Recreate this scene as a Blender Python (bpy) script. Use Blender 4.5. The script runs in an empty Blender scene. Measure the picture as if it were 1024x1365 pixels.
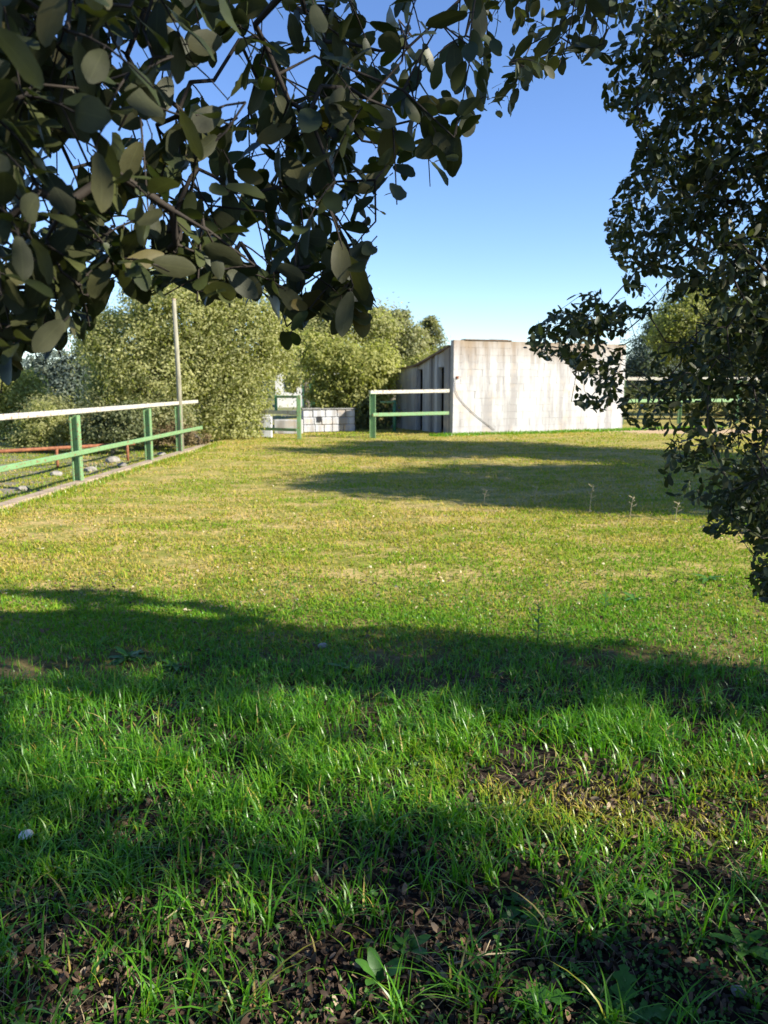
import bpy, math, random
import numpy as np
from mathutils import Vector, Matrix
PI = math.pi
rng = np.random.default_rng(11)
random.seed(11)
SC = bpy.context.scene
COL = SC.collection

# ------------------------------------------------------------------ camera, sky, sun, exposure
CAM_Z, PITCH, FPX = 1.5, math.radians(9.3), 1040.0
cam = bpy.data.cameras.new('camera'); cam_o = bpy.data.objects.new('camera', cam); COL.objects.link(cam_o)
cam.sensor_fit = 'VERTICAL'; cam.sensor_height = 24.0; cam.lens = 24.0*FPX/1365
cam.clip_start = 0.05; cam.clip_end = 2000
cam_o.location = (0, 0, CAM_Z); cam_o.rotation_euler = (math.radians(90)-PITCH, 0, 0)
cam.dof.use_dof = True; cam.dof.focus_distance = 1.6; cam.dof.aperture_fstop = 6.0
SC.camera = cam_o
SUN_EL = math.radians(32)
LH = np.array([-0.94, 0.342])                 # the way shadows fall on the ground
LH = LH/np.linalg.norm(LH)
w = bpy.data.worlds.new('World'); SC.world = w; w.use_nodes = True
nt = w.node_tree; nt.nodes.clear()
sky = nt.nodes.new('ShaderNodeTexSky'); sky.sky_type = 'NISHITA'; sky.sun_disc = False
sky.sun_elevation = SUN_EL; sky.sun_rotation = math.atan2(-LH[0], -LH[1])
sky.air_density = 0.9; sky.dust_density = 0.1; sky.ozone_density = 3.0; sky.altitude = 400
bg = nt.nodes.new('ShaderNodeBackground'); bg.inputs['Strength'].default_value = 0.110
wo = nt.nodes.new('ShaderNodeOutputWorld')
hsv = nt.nodes.new('ShaderNodeHueSaturation'); hsv.inputs['Saturation'].default_value = 1.12; hsv.inputs['Hue'].default_value = .509
nt.links.new(sky.outputs[0], hsv.inputs['Color']); nt.links.new(hsv.outputs[0], bg.inputs[0]); nt.links.new(bg.outputs[0], wo.inputs[0])
sl = bpy.data.lights.new('sun', 'SUN'); sl.energy = 5.0; sl.angle = math.radians(0.5); sl.color = (1, .94, .82)
sun_o = bpy.data.objects.new('sun', sl); COL.objects.link(sun_o)
ld = Vector((LH[0]*math.cos(SUN_EL), LH[1]*math.cos(SUN_EL), -math.sin(SUN_EL)))
sun_o.rotation_euler = ld.to_track_quat('-Z', 'Y').to_euler(); sun_o.location = (8, -3, 9)
vs = SC.view_settings
vs.view_transform = 'Standard'; vs.look = 'None'; vs.gamma = 1; vs.use_curve_mapping = False; vs.exposure = 1.17
SC.render.engine = 'CYCLES'
SC.cycles.max_bounces = 6; SC.cycles.transmission_bounces = 4; SC.cycles.diffuse_bounces = 4

# ------------------------------------------------------------------ plan helpers (survey of the place from the photo)
cp, sp = math.cos(PITCH), math.sin(PITCH)
def at(px, py, D):
    """point D metres ahead seen along a sight line"""
    px = np.asarray(px, float); py = np.asarray(py, float); D = np.asarray(D, float)
    a = (px-512)/FPX; v = -(py-682.5)/FPX
    ry = cp + v*sp; rz = -sp + v*cp
    return np.stack([a/ry*D, D+0*a, CAM_Z+rz/ry*D], -1)
def ground_at(px, py):
    a = (px-512)/FPX; v = -(py-682.5)/FPX
    ry = cp + v*sp; rz = -sp + v*cp
    t = CAM_Z/-rz
    return np.array([a*t, ry*t, 0.0])
def to_px(P):
    d = P - np.array([0, 0, CAM_Z])
    f = d[..., 1]*cp - d[..., 2]*sp; u = d[..., 1]*sp + d[..., 2]*cp
    f = np.where(np.abs(f) < 1e-4, 1e-4, f)
    return 512+d[..., 0]/f*FPX, 682.5-u/f*FPX, f
def in_poly(x, y, poly):
    inside = np.zeros(np.shape(x), bool); n = len(poly)
    for i in range(n):
        x0, y0 = poly[i]; x1, y1 = poly[(i+1) % n]
        if y0 == y1: continue
        c = ((y0 > y) != (y1 > y)) & (x < (x1-x0)*(y-y0)/(y1-y0)+x0)
        inside ^= c
    return inside
def vnoise(x, y, s=1.0, seed=0):
    """smooth value noise 0..1"""
    x = np.asarray(x)/s+seed*17.3; y = np.asarray(y)/s+seed*7.7
    xi = np.floor(x); yi = np.floor(y); fx = x-xi; fy = y-yi
    fx = fx*fx*(3-2*fx); fy = fy*fy*(3-2*fy)
    def h(a, b):
        v = np.sin(a*127.1+b*311.7+seed*13.7)*43758.5453
        return v-np.floor(v)
    return (h(xi, yi)*(1-fx)+h(xi+1, yi)*fx)*(1-fy)+(h(xi, yi+1)*(1-fx)+h(xi+1, yi+1)*fx)*fy
# fence line on the left (ground points)
FA, FB = ground_at(105, 643), ground_at(240, 603)
FD = (FB-FA)/np.linalg.norm(FB-FA)
def fence_side(x, y):            # >0 : on the left of the fence
    return -((x-FA[0])*FD[1]-(y-FA[1])*FD[0])
def H(x, y):
    x = np.asarray(x, float); y = np.asarray(y, float)
    z = (vnoise(x, y, 1.3, 1)-.5)*.035+(vnoise(x, y, .35, 2)-.5)*.018+(vnoise(x, y, .09, 3)-.5)*.010
    fs = fence_side(x, y)
    near = np.clip((40-np.hypot(x, y))/20, 0, 1)
    z = z*near
    z = z-np.clip((fs-.05)/.5, 0, 1)*.16*near
    z = z+np.clip((y-8)/6, 0, 1)*np.clip((19.5-y)/3, 0, 1)*0.0
    return z

# ------------------------------------------------------------------ mesh helpers
def tag(o, label=None, cat=None, group=None, kind=None):
    if label: o['label'] = label
    if cat: o['category'] = cat
    if group: o['group'] = group
    if kind: o['kind'] = kind
    return o
def empty(name, loc, rz=0, **k):
    o = bpy.data.objects.new(name, None); COL.objects.link(o)
    o.location = loc; o.rotation_euler = (0, 0, rz); o.empty_display_size = .2
    return tag(o, **k)
def np_mesh(name, V, F, mat=None, attrs=None, uv=None, smooth=False):
    """V (n,3); F list of arrays (m,k)"""
    me = bpy.data.meshes.new(name)
    V = np.ascontiguousarray(V, np.float32)
    if not isinstance(F, list): F = [F]
    F = [f for f in F if len(f)]
    loops = np.concatenate([f.ravel() for f in F]).astype(np.int32)
    tot = np.concatenate([np.full(len(f), f.shape[1], np.int32) for f in F])
    st = np.concatenate([[0], np.cumsum(tot)[:-1]]).astype(np.int32)
    me.vertices.add(len(V)); me.vertices.foreach_set('co', V.ravel())
    me.loops.add(len(loops)); me.loops.foreach_set('vertex_index', loops)
    me.polygons.add(len(tot)); me.polygons.foreach_set('loop_start', st)
    try: me.polygons.foreach_set('loop_total', tot)
    except Exception: pass
    if smooth: me.polygons.foreach_set('use_smooth', np.ones(len(tot), bool))
    me.update(calc_edges=True)
    if attrs:
        for k, v in attrs.items():
            a = me.attributes.new(k, 'FLOAT', 'POINT'); a.data.foreach_set('value', np.ascontiguousarray(v, np.float32))
    if uv is not None:
        l = me.uv_layers.new(name='UVMap'); l.data.foreach_set('uv', np.ascontiguousarray(uv[loops], np.float32).ravel())
    if mat: me.materials.append(mat)
    return me
def add(name, me, parent=None, loc=(0, 0, 0)):
    o = bpy.data.objects.new(name, me); COL.objects.link(o); o.location = loc
    if parent: o.parent = parent
    return o
def instance_template(T, TF, pos, ax, side, nor, scl):
    """T (nv,3) template (x along, y across, z normal) placed at pos; scl (n,3)"""
    n = len(pos); nv = len(T)
    S = T[None]*scl[:, None, :]
    V = pos[:, None]+S[..., 0:1]*ax[:, None]+S[..., 1:2]*side[:, None]+S[..., 2:3]*nor[:, None]
    base = (np.arange(n)*nv)[:, None, None]
    return V.reshape(-1, 3), [(f[None]+base).reshape(-1, f.shape[1]) for f in TF]
def norm(v): return v/np.maximum(np.linalg.norm(v, axis=-1, keepdims=True), 1e-9)
class MB:
    """collects boxes / tubes into one mesh, local to a root"""
    def __init__(s): s.v = []; s.f = []
    def box(s, lo, hi, bev=0.0, jit=0.0):
        lo = np.array(lo, float); hi = np.array(hi, float)
        if bev <= 0:
            b = len(s.v)
            for z in (lo[2], hi[2]):
                for x, y in ((lo[0], lo[1]), (hi[0], lo[1]), (hi[0], hi[1]), (lo[0], hi[1])): s.v.append((x, y, z))
            for q in ((3, 2, 1, 0), (4, 5, 6, 7), (0, 1, 5, 4), (1, 2, 6, 5), (2, 3, 7, 6), (3, 0, 4, 7)): s.f.append(tuple(b+i for i in q))
        else:
            import bmesh
            bm = bmesh.new(); bmesh.ops.create_cube(bm, size=1)
            for v in bm.verts:
                v.co = Vector((lo+hi)/2)+Vector([v.co[i]*(hi-lo)[i] for i in range(3)])
            bmesh.ops.bevel(bm, geom=bm.edges[:], offset=bev, segments=1, affect='EDGES')
            b = len(s.v); bm.verts.index_update()
            for v in bm.verts: s.v.append(tuple(v.co))
            for f in bm.faces: s.f.append(tuple(b+v.index for v in f.verts))
            bm.free()
        return s
    def tube(s, pts, rad, n=8, cap=True):
        pts = [Vector(p) for p in pts]
        if not hasattr(rad, '__len__'): rad = [rad]*len(pts)
        b = len(s.v); prev = None
        for i, p in enumerate(pts):
            d = (pts[min(i+1, len(pts)-1)]-pts[max(i-1, 0)]).normalized()
            if prev is None:
                r = Vector((0, 0, 1)) if abs(d.z) < .9 else Vector((1, 0, 0))
                a = d.cross(r).normalized()
            else: a = (prev-d*prev.dot(d)).normalized()
            prev = a; c = d.cross(a)
            for k in range(n):
                t = 2*PI*k/n; s.v.append(tuple(p+(a*math.cos(t)+c*math.sin(t))*rad[i]))
        for i in range(len(pts)-1):
            for k in range(n):
                k2 = (k+1) % n
                s.f.append((b+i*n+k, b+i*n+k2, b+(i+1)*n+k2, b+(i+1)*n+k))
        if cap:
            s.f.append(tuple(b+k for k in range(n))[::-1]); e = b+(len(pts)-1)*n
            s.f.append(tuple(e+k for k in range(n)))
        return s
    def build(s, name, mat, parent=None, smooth=False, loc=(0, 0, 0)):
        me = bpy.data.meshes.new(name); me.from_pydata(s.v, [], s.f); me.materials.append(mat)
        if smooth:
            for p in me.polygons: p.use_smooth = True
        me.update()
        return add(name, me, parent, loc)

# ------------------------------------------------------------------ materials
def M_new(name):
    m = bpy.data.materials.new(name); m.use_nodes = True; n = m.node_tree; n.nodes.clear()
    return m, n, n.nodes.new('ShaderNodeOutputMaterial')
def ND(n, t, **k):
    o = n.nodes.new(t)
    for a, b in k.items():
        if a in o.inputs: o.inputs[a].default_value = b
        else: setattr(o, a, b)
    return o
def ramp(n, fac, stops, interp='LINEAR'):
    r = n.nodes.new('ShaderNodeValToRGB'); r.color_ramp.interpolation = interp
    e = r.color_ramp.elements
    while len(e) > 1: e.remove(e[-1])
    e[0].position = stops[0][0]; e[0].color = (*stops[0][1], 1)
    for p, c in stops[1:]:
        x = e.new(p); x.color = (*c, 1)
    n.links.new(fac, r.inputs[0]); return r.outputs[0]
def mixc(n, f, a, b, mode='MIX'):
    m = n.nodes.new('ShaderNodeMix'); m.data_type = 'RGBA'; m.blend_type = mode
    for s, v in ((m.inputs[0], f), (m.inputs[6], a), (m.inputs[7], b)):
        if hasattr(v, 'links'): n.links.new(v, s)
        elif isinstance(v, (int, float)): s.default_value = v
        else: s.default_value = (*v, 1)
    return m.outputs[2]
def noise(n, vec, scale, detail=4, rough=.55, out=0):
    t = ND(n, 'ShaderNodeTexNoise', Scale=scale, Detail=detail, Roughness=rough)
    if vec is not None: n.links.new(vec, t.inputs['Vector'])
    return t.outputs[out]
def pos_vec(n, scale=(1, 1, 1)):
    g = n.nodes.new('ShaderNodeNewGeometry'); m = n.nodes.new('ShaderNodeMapping'); m.inputs['Scale'].default_value = scale
    n.links.new(g.outputs['Position'], m.inputs['Vector']); return m.outputs[0]
def obj_vec(n, scale=(1, 1, 1)):
    g = n.nodes.new('ShaderNodeTexCoord'); m = n.nodes.new('ShaderNodeMapping'); m.inputs['Scale'].default_value = scale
    n.links.new(g.outputs['Object'], m.inputs['Vector']); return m.outputs[0]
def bump(n, h, strength, dist=.01):
    b = ND(n, 'ShaderNodeBump', Strength=strength, Distance=dist); n.links.new(h, b.inputs['Height']); return b.outputs[0]
def surf(n, out, col, rough=.7, spec=.4, nor=None, transl=0.0, tcol=None):
    p = ND(n, 'ShaderNodeBsdfPrincipled'); p.inputs['Specular IOR Level'].default_value = spec
    if hasattr(col, 'links'): n.links.new(col, p.inputs['Base Color'])
    else: p.inputs['Base Color'].default_value = (*col, 1)
    if hasattr(rough, 'links'): n.links.new(rough, p.inputs['Roughness'])
    else: p.inputs['Roughness'].default_value = rough
    if nor is not None: n.links.new(nor, p.inputs['Normal'])
    if transl > 0:
        t = ND(n, 'ShaderNodeBsdfTranslucent'); c = tcol if tcol is not None else col
        if hasattr(c, 'links'): n.links.new(c, t.inputs[0])
        else: t.inputs[0].default_value = (*c, 1)
        m = ND(n, 'ShaderNodeMixShader', Fac=transl); n.links.new(p.outputs[0], m.inputs[1]); n.links.new(t.outputs[0], m.inputs[2])
        n.links.new(m.outputs[0], out.inputs[0])
    else: n.links.new(p.outputs[0], out.inputs[0])
def attr(n, name):
    a = n.nodes.new('ShaderNodeAttribute'); a.attribute_name = name; return a.outputs['Fac']
def foliage_mat(name, stops, transl=.3, rough=.5, tmul=(1.5, 1.7, .7), spec=.35, src='attr', veins=False):
    m, n, o = M_new(name)
    if src == 'attr': f = attr(n, 'tint')
    else:
        oi = n.nodes.new('ShaderNodeObjectInfo'); f = oi.outputs['Random']
    c = ramp(n, f, stops)
    nor = None
    if veins:
        uvn = n.nodes.new('ShaderNodeUVMap'); sx = n.nodes.new('ShaderNodeSeparateXYZ'); n.links.new(uvn.outputs[0], sx.inputs[0])
        # underside paler and greyer than the glossy upper side
        g = n.nodes.new('ShaderNodeNewGeometry')
        c2 = mixc(n, .3, c, (.065, .072, .045))
        c = mixc(n, g.outputs['Backfacing'], c, c2)
        ab = ND(n, 'ShaderNodeMath', operation='ABSOLUTE')
        sb = ND(n, 'ShaderNodeMath', operation='SUBTRACT'); sb.inputs[1].default_value = .5
        n.links.new(sx.outputs[1], sb.inputs[0]); n.links.new(sb.outputs[0], ab.inputs[0])
        # side veins: slanted stripes
        mu = ND(n, 'ShaderNodeMath', operation='MULTIPLY_ADD'); n.links.new(ab.outputs[0], mu.inputs[0]); mu.inputs[1].default_value = -.7
        n.links.new(sx.outputs[0], mu.inputs[2])
        sn = ND(n, 'ShaderNodeMath', operation='MULTIPLY'); n.links.new(mu.outputs[0], sn.inputs[0]); sn.inputs[1].default_value = 60
        si = ND(n, 'ShaderNodeMath', operation='SINE'); n.links.new(sn.outputs[0], si.inputs[0])
        rib = ramp(n, ab.outputs[0], [(0, (1, 1, 1)), (.035, (0, 0, 0))])
        vv = ramp(n, si.outputs[0], [(.75, (0, 0, 0)), (1, (.12, .12, .12))])
        a2 = mixc(n, 1.0, rib, vv, 'ADD')
        c = mixc(n, a2, c, mixc(n, .25, c, (.12, .13, .06)))
        nz = noise(n, uvn.outputs[0], 9, 3)
        c = mixc(n, .35, c, mixc(n, nz, (.4, .4, .4), (1.7, 1.6, 1.4)), 'MULTIPLY')
        nor = bump(n, nz, .15, .0008)
    t = mixc(n, 1.0, c, tmul, 'MULTIPLY')
    surf(n, o, c, rough, spec, nor, transl, t)
    return m
MAT = {}
MAT['oak_leaf'] = foliage_mat('oak leaf', [(0, (.032, .036, .014)), (.5, (.050, .054, .022)), (.93, (.074, .072, .030)), (1, (.14, .11, .03))], .22, .55, spec=.25, src='obj', veins=True)
MAT['oak_foliage'] = foliage_mat('oak foliage', [(0, (.030, .040, .014)), (.5, (.045, .058, .018)), (.9, (.065, .070, .022)), (1, (.20, .14, .04))], .20, .45)
MAT['olive_foliage'] = foliage_mat('olive foliage', [(0, (.15, .155, .06)), (.5, (.31, .31, .12)), (.85, (.42, .40, .17)), (1, (.46, .42, .22))], .45, .55)
MAT['yellow_foliage'] = foliage_mat('yellow green foliage', [(0, (.17, .175, .045)), (.5, (.32, .32, .09)), (1, (.44, .41, .15))], .45, .55)
MAT['dark_foliage'] = foliage_mat('dark green foliage', [(0, (.06, .075, .03)), (.6, (.13, .145, .055)), (1, (.22, .21, .08))], .3, .55)
MAT['mixed_foliage'] = foliage_mat('mixed green foliage', [(0, (.11, .12, .05)), (.5, (.23, .235, .10)), (1, (.38, .34, .16))], .4, .55)
MAT['blue_foliage'] = foliage_mat('blue green foliage', [(0, (.06, .085, .08)), (.6, (.11, .14, .11)), (1, (.19, .20, .12))], .3, .6)
MAT['dry_foliage'] = foliage_mat('dry shrub', [(0, (.10, .06, .03)), (.5, (.17, .12, .05)), (1, (.22, .19, .08))], .2, .7)
MAT['grass'] = foliage_mat('grass blades', [(0, (.036, .13, .007)), (.35, (.090, .27, .011)), (.6, (.21, .32, .018)), (.74, (.34, .33, .035)), (.87, (.46, .35, .08)), (1, (.55, .41, .16))], .42, .36, (1.3, 1.45, .6), .5)
_g = [(0, (.035, .13, .010)), (.35, (.085, .26, .016)), (.6, (.20, .31, .022)), (.72, (.32, .32, .035)), (.84, (.46, .35, .09)), (1, (.52, .37, .15))]
MAT['turf'] = foliage_mat('short turf blades', _g, .35, .75, (1.3, 1.4, .6), .12)
MAT['clover'] = foliage_mat('small weeds', [(0, (.025, .09, .012)), (1, (.075, .17, .022))], .35, .5)
MAT['weed_leaf'] = foliage_mat('weed leaf', [(0, (.05, .16, .02)), (1, (.08, .21, .03))], .35, .45, src='obj', veins=True)
MAT['litter'] = foliage_mat('leaf litter', [(0, (.035, .022, .014)), (.45, (.085, .050, .028)), (.8, (.17, .10, .055)), (.93, (.26, .18, .11)), (1, (.34, .27, .18))], .08, .7, (1, 1, 1))
MAT['straw_flake'] = foliage_mat('straw flakes', [(0, (.34, .27, .13)), (1, (.62, .52, .33))], .1, .7, (1, 1, 1))
MAT['thatch'] = foliage_mat('dead grass stems', [(0, (.14, .10, .05)), (1, (.26, .20, .11))], .1, .7, (1, 1, 1))
def simple(name, c, rough=.7, var=.3, scale=8, bstr=.3, spec=.3, c2=None, vec=None):
    m, n, o = M_new(name); v = pos_vec(n) if vec is None else vec(n)
    nz = noise(n, v, scale, 6)
    a = tuple(x*(1-var) for x in c); b = c2 or tuple(min(1, x*(1+var)) for x in c)
    col = ramp(n, nz, [(.3, a), (.7, b)])
    surf(n, o, col, rough, spec, bump(n, nz, bstr)); return m
MAT['bark'] = simple('oak bark', (.055, .045, .036), .9, .45, 14, .9, c2=(.13, .115, .095), vec=lambda n: obj_vec(n, (1, 1, .25)))
MAT['twig'] = simple('thin twig bark', (.038, .030, .023), .85, .3, 30, .3)
MAT['olive_bark'] = simple('olive bark', (.14, .125, .10), .9, .4, 10, .8)
MAT['stem'] = simple('green stem', (.08, .14, .04), .6, .3, 20, .1)
MAT['straw'] = simple('dry straw', (.38, .31, .18), .7, .25, 20, .1)
MAT['stone'] = simple('pale stone', (.26, .235, .20), .9, .3, 12, .6)
MAT['white_stone'] = simple('white stone', (.7, .66, .6), .85, .15, 12, .4)
MAT['kerb'] = simple('weathered reddish concrete', (.34, .25, .17), .95, .3, 5, .5, c2=(.44, .34, .24))
MAT['inside_shade'] = simple('painted inside shade', (.03, .03, .032), .95, .3, 5, .2)  # near-black base colour stands in for the shade inside openings
MAT['rust'] = simple('rusty pipe', (.22, .085, .04), .8, .4, 18, .4)
MAT['cable'] = simple('grey cable', (.16, .15, .14), .6, .1, 30, .05)
MAT['pole_wood'] = simple('pale weathered pole', (.24, .22, .15), .85, .3, 12, .5, c2=(.36, .34, .25), vec=lambda n: obj_vec(n, (4, 4, .4)))
MAT['roof_sheet'] = simple('brown fibre cement sheet', (.17, .12, .085), .9, .35, 6, .5)
MAT['tile_red'] = simple('red tiles', (.30, .14, .08), .85, .3, 6, .5)
MAT['plaster'] = simple('pale plaster', (.62, .60, .55), .9, .12, 3, .2)
MAT['glass'] = simple('dark window glass', (.02, .025, .03), .1, .1, 3, .0, spec=.5)
def painted(name, c, chip=(.22, .10, .05), amt=.60, dirt=(.5, .5, .45)):
    m, n, o = M_new(name); v = pos_vec(n)
    nz = noise(n, v, 7, 6, .65)
    base = mixc(n, noise(n, v, 2.5, 4), c, tuple(x*.78 for x in c))
    d = ramp(n, noise(n, pos_vec(n, (1, 1, 2)), 16, 5, .7), [(amt, (0, 0, 0)), (amt+.06, (1, 1, 1))])
    k = ramp(n, nz, [(.45, (0, 0, 0)), (.62, (.5, .5, .5))])
    col = mixc(n, d, mixc(n, k, base, tuple(x*.7 for x in c)), chip)
    surf(n, o, col, .5, .35, bump(n, d, .4, .003)); return m
MAT['green_paint'] = painted('faded green paint', (.19, .34, .15), amt=.56)
MAT['dark_green_paint'] = painted('dark green paint', (.05, .20, .10))
MAT['pale_green_paint'] = painted('chalky green paint', (.30, .48, .22))
MAT['white_paint'] = painted('chipped white paint', (.56, .53, .44), amt=.56)
# whitewashed block wall: streaks run down, brown growth along the top
def whitewash(name, base=(.49, .482, .47), top=2.86, grime=1.0):
    m, n, o = M_new(name)
    v1 = pos_vec(n, (1, 1, .14)); v2 = pos_vec(n)
    st = noise(n, v1, 3.4, 5, .6); st2 = noise(n, v1, 11, 4, .6); pt = noise(n, v2, 1.7, 7, .65); fine = noise(n, v2, 24, 5, .7)
    c = mixc(n, ramp(n, st, [(.44, (0, 0, 0)), (.60, (.85*grime,)*3)]), base, (.30, .28, .265))
    c = mixc(n, ramp(n, st2, [(.52, (0, 0, 0)), (.72, (.45*grime,)*3)]), c, (.31, .29, .28))
    c = mixc(n, ramp(n, pt, [(.54, (0, 0, 0)), (.66, (.55*grime,)*3)]), c, (.52, .42, .32))
    g = n.nodes.new('ShaderNodeNewGeometry'); sx = n.nodes.new('ShaderNodeSeparateXYZ'); n.links.new(g.outputs['Position'], sx.inputs[0])
    ad = ND(n, 'ShaderNodeMath', operation='MULTIPLY_ADD'); n.links.new(st, ad.inputs[0]); ad.inputs[1].default_value = 1.1; n.links.new(sx.outputs[2], ad.inputs[2])
    mr = ND(n, 'ShaderNodeMapRange'); mr.inputs[1].default_value = top-.25; mr.inputs[2].default_value = top+.75; n.links.new(ad.outputs[0], mr.inputs[0])
    c = mixc(n, mr.outputs[0], c, (.27, .20, .13))
    m2 = ND(n, 'ShaderNodeMapRange'); m2.inputs[1].default_value = .45; m2.inputs[2].default_value = -.1; n.links.new(sx.outputs[2], m2.inputs[0])
    lo = mixc(n, m2.outputs[0], (0, 0, 0), fine, 'MULTIPLY')
    c = mixc(n, lo, c, (.36, .29, .22))
    c = mixc(n, .25, c, mixc(n, fine, (.7, .7, .7), (1.15, 1.15, 1.15)), 'MULTIPLY')
    surf(n, o, c, .92, .15, bump(n, mixc(n, .5, fine, pt), .5, .01)); return m
MAT['whitewash'] = whitewash('weathered whitewash')
MAT['whitewash_grey'] = whitewash('grey whitewash', (.50, .51, .53), 2.6, 1.2)
MAT['pier'] = whitewash('bare grey concrete', (.27, .255, .24), 2.7, 1.2)
MAT['mortar'] = simple('mortar', (.42, .39, .35), .95, .15, 12, .4)
MAT['rubble'] = simple('rough grey block', (.24, .235, .22), .95, .35, 7, .8)

# ------------------------------------------------------------------ ground
def axis_coords(lim, fine, n_fine, n_out):
    a = np.linspace(0, fine, n_fine)
    b = fine+(lim-fine)*(np.linspace(0, 1, n_out+1)[1:]**3.2)
    return np.concatenate([a, b])
gx = axis_coords(600, 9, 120, 40); gx = np.concatenate([-gx[:0:-1], gx])
gyp = axis_coords(600, 13, 200, 50); gyn = axis_coords(600, 4, 20, 24); gy = np.concatenate([-gyn[:0:-1], gyp])
X, Y = np.meshgrid(gx, gy)
V = np.stack([X.ravel(), Y.ravel(), H(X, Y).ravel()], -1)
nx, ny = len(gx), len(gy)
ii = (np.arange(ny-1)[:, None]*nx+np.arange(nx-1)[None]).ravel()
F = np.stack([ii, ii+1, ii+1+nx, ii+nx], -1)
m, n, o = M_new('ground soil and turf')
v = pos_vec(n)
big = noise(n, v, .55, 5, .6); mid = noise(n, v, 2.2, 5, .6); fine = noise(n, v, 18, 6, .7); vfine = noise(n, v, 70, 4, .7)
turf = ramp(n, mid, [(.30, (.15, .18, .03)), (.46, (.27, .25, .05)), (.56, (.40, .31, .10)), (.70, (.50, .36, .155))])
strk = noise(n, pos_vec(n, (.35, 1.6, 1)), 1.6, 6, .65)
turf = mixc(n, ramp(n, strk, [(.47, (0, 0, 0)), (.60, (.75, .75, .75))]), turf, (.50, .355, .15))
turf = mixc(n, ramp(n, fine, [(.45, (0, 0, 0)), (.62, (.8, .8, .8))]), turf, (.12, .15, .025))
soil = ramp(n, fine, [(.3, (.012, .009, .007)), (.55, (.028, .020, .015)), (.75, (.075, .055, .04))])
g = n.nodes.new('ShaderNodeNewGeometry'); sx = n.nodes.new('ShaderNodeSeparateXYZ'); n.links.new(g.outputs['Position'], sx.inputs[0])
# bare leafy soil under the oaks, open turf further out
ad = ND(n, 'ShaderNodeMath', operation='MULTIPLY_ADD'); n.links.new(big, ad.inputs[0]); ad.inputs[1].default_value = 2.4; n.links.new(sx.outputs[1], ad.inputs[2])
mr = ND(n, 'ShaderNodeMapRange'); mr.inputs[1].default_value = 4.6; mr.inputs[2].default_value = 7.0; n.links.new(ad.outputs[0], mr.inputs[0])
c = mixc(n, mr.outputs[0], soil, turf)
# stony ground beyond the fence
cr = ND(n, 'ShaderNodeVectorMath', operation='DOT_PRODUCT'); n.links.new(g.outputs['Position'], cr.inputs[0]); cr.inputs[1].default_value = (-FD[1], FD[0], 0)
off = -(-FD[1]*FA[0]+FD[0]*FA[1])
a2 = ND(n, 'ShaderNodeMath', operation='ADD'); a2.inputs[1].default_value = off; n.links.new(cr.outputs['Value'], a2.inputs[0])
m3 = ND(n, 'ShaderNodeMapRange'); m3.inputs[1].default_value = .1; m3.inputs[2].default_value = .5; n.links.new(a2.outputs[0], m3.inputs[0])
grv = mixc(n, ramp(n, mid, [(.42, (0, 0, 0)), (.55, (1, 1, 1))]), ramp(n, vfine, [(.3, (.14, .12, .09)), (.7, (.28, .25, .20))]), (.17, .19, .05))
c = mixc(n, m3.outputs[0], c, grv)
# trodden ochre earth to the right of the shed
d1 = ND(n, 'ShaderNodeVectorMath', operation='DISTANCE'); n.links.new(pos_vec(n, (.45, 1, 0)), d1.inputs[0]); d1.inputs[1].default_value = (4.6, 25.3, 0)
ad2 = ND(n, 'ShaderNodeMath', operation='MULTIPLY_ADD'); n.links.new(mid, ad2.inputs[0]); ad2.inputs[1].default_value = -1.5; n.links.new(d1.outputs['Value'], ad2.inputs[2])
m4 = ND(n, 'ShaderNodeMapRange'); m4.inputs[1].default_value = 1.0; m4.inputs[2].default_value = .3; n.links.new(ad2.outputs[0], m4.inputs[0])
c = mixc(n, m4.outputs[0], c, ramp(n, fine, [(.3, (.36, .24, .13)), (.7, (.55, .40, .25))]))
bm_ = mixc(n, .5, fine, vfine)
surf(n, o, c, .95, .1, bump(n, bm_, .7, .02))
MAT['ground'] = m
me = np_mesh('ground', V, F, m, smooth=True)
tag(add('ground', me), kind='structure')

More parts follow.
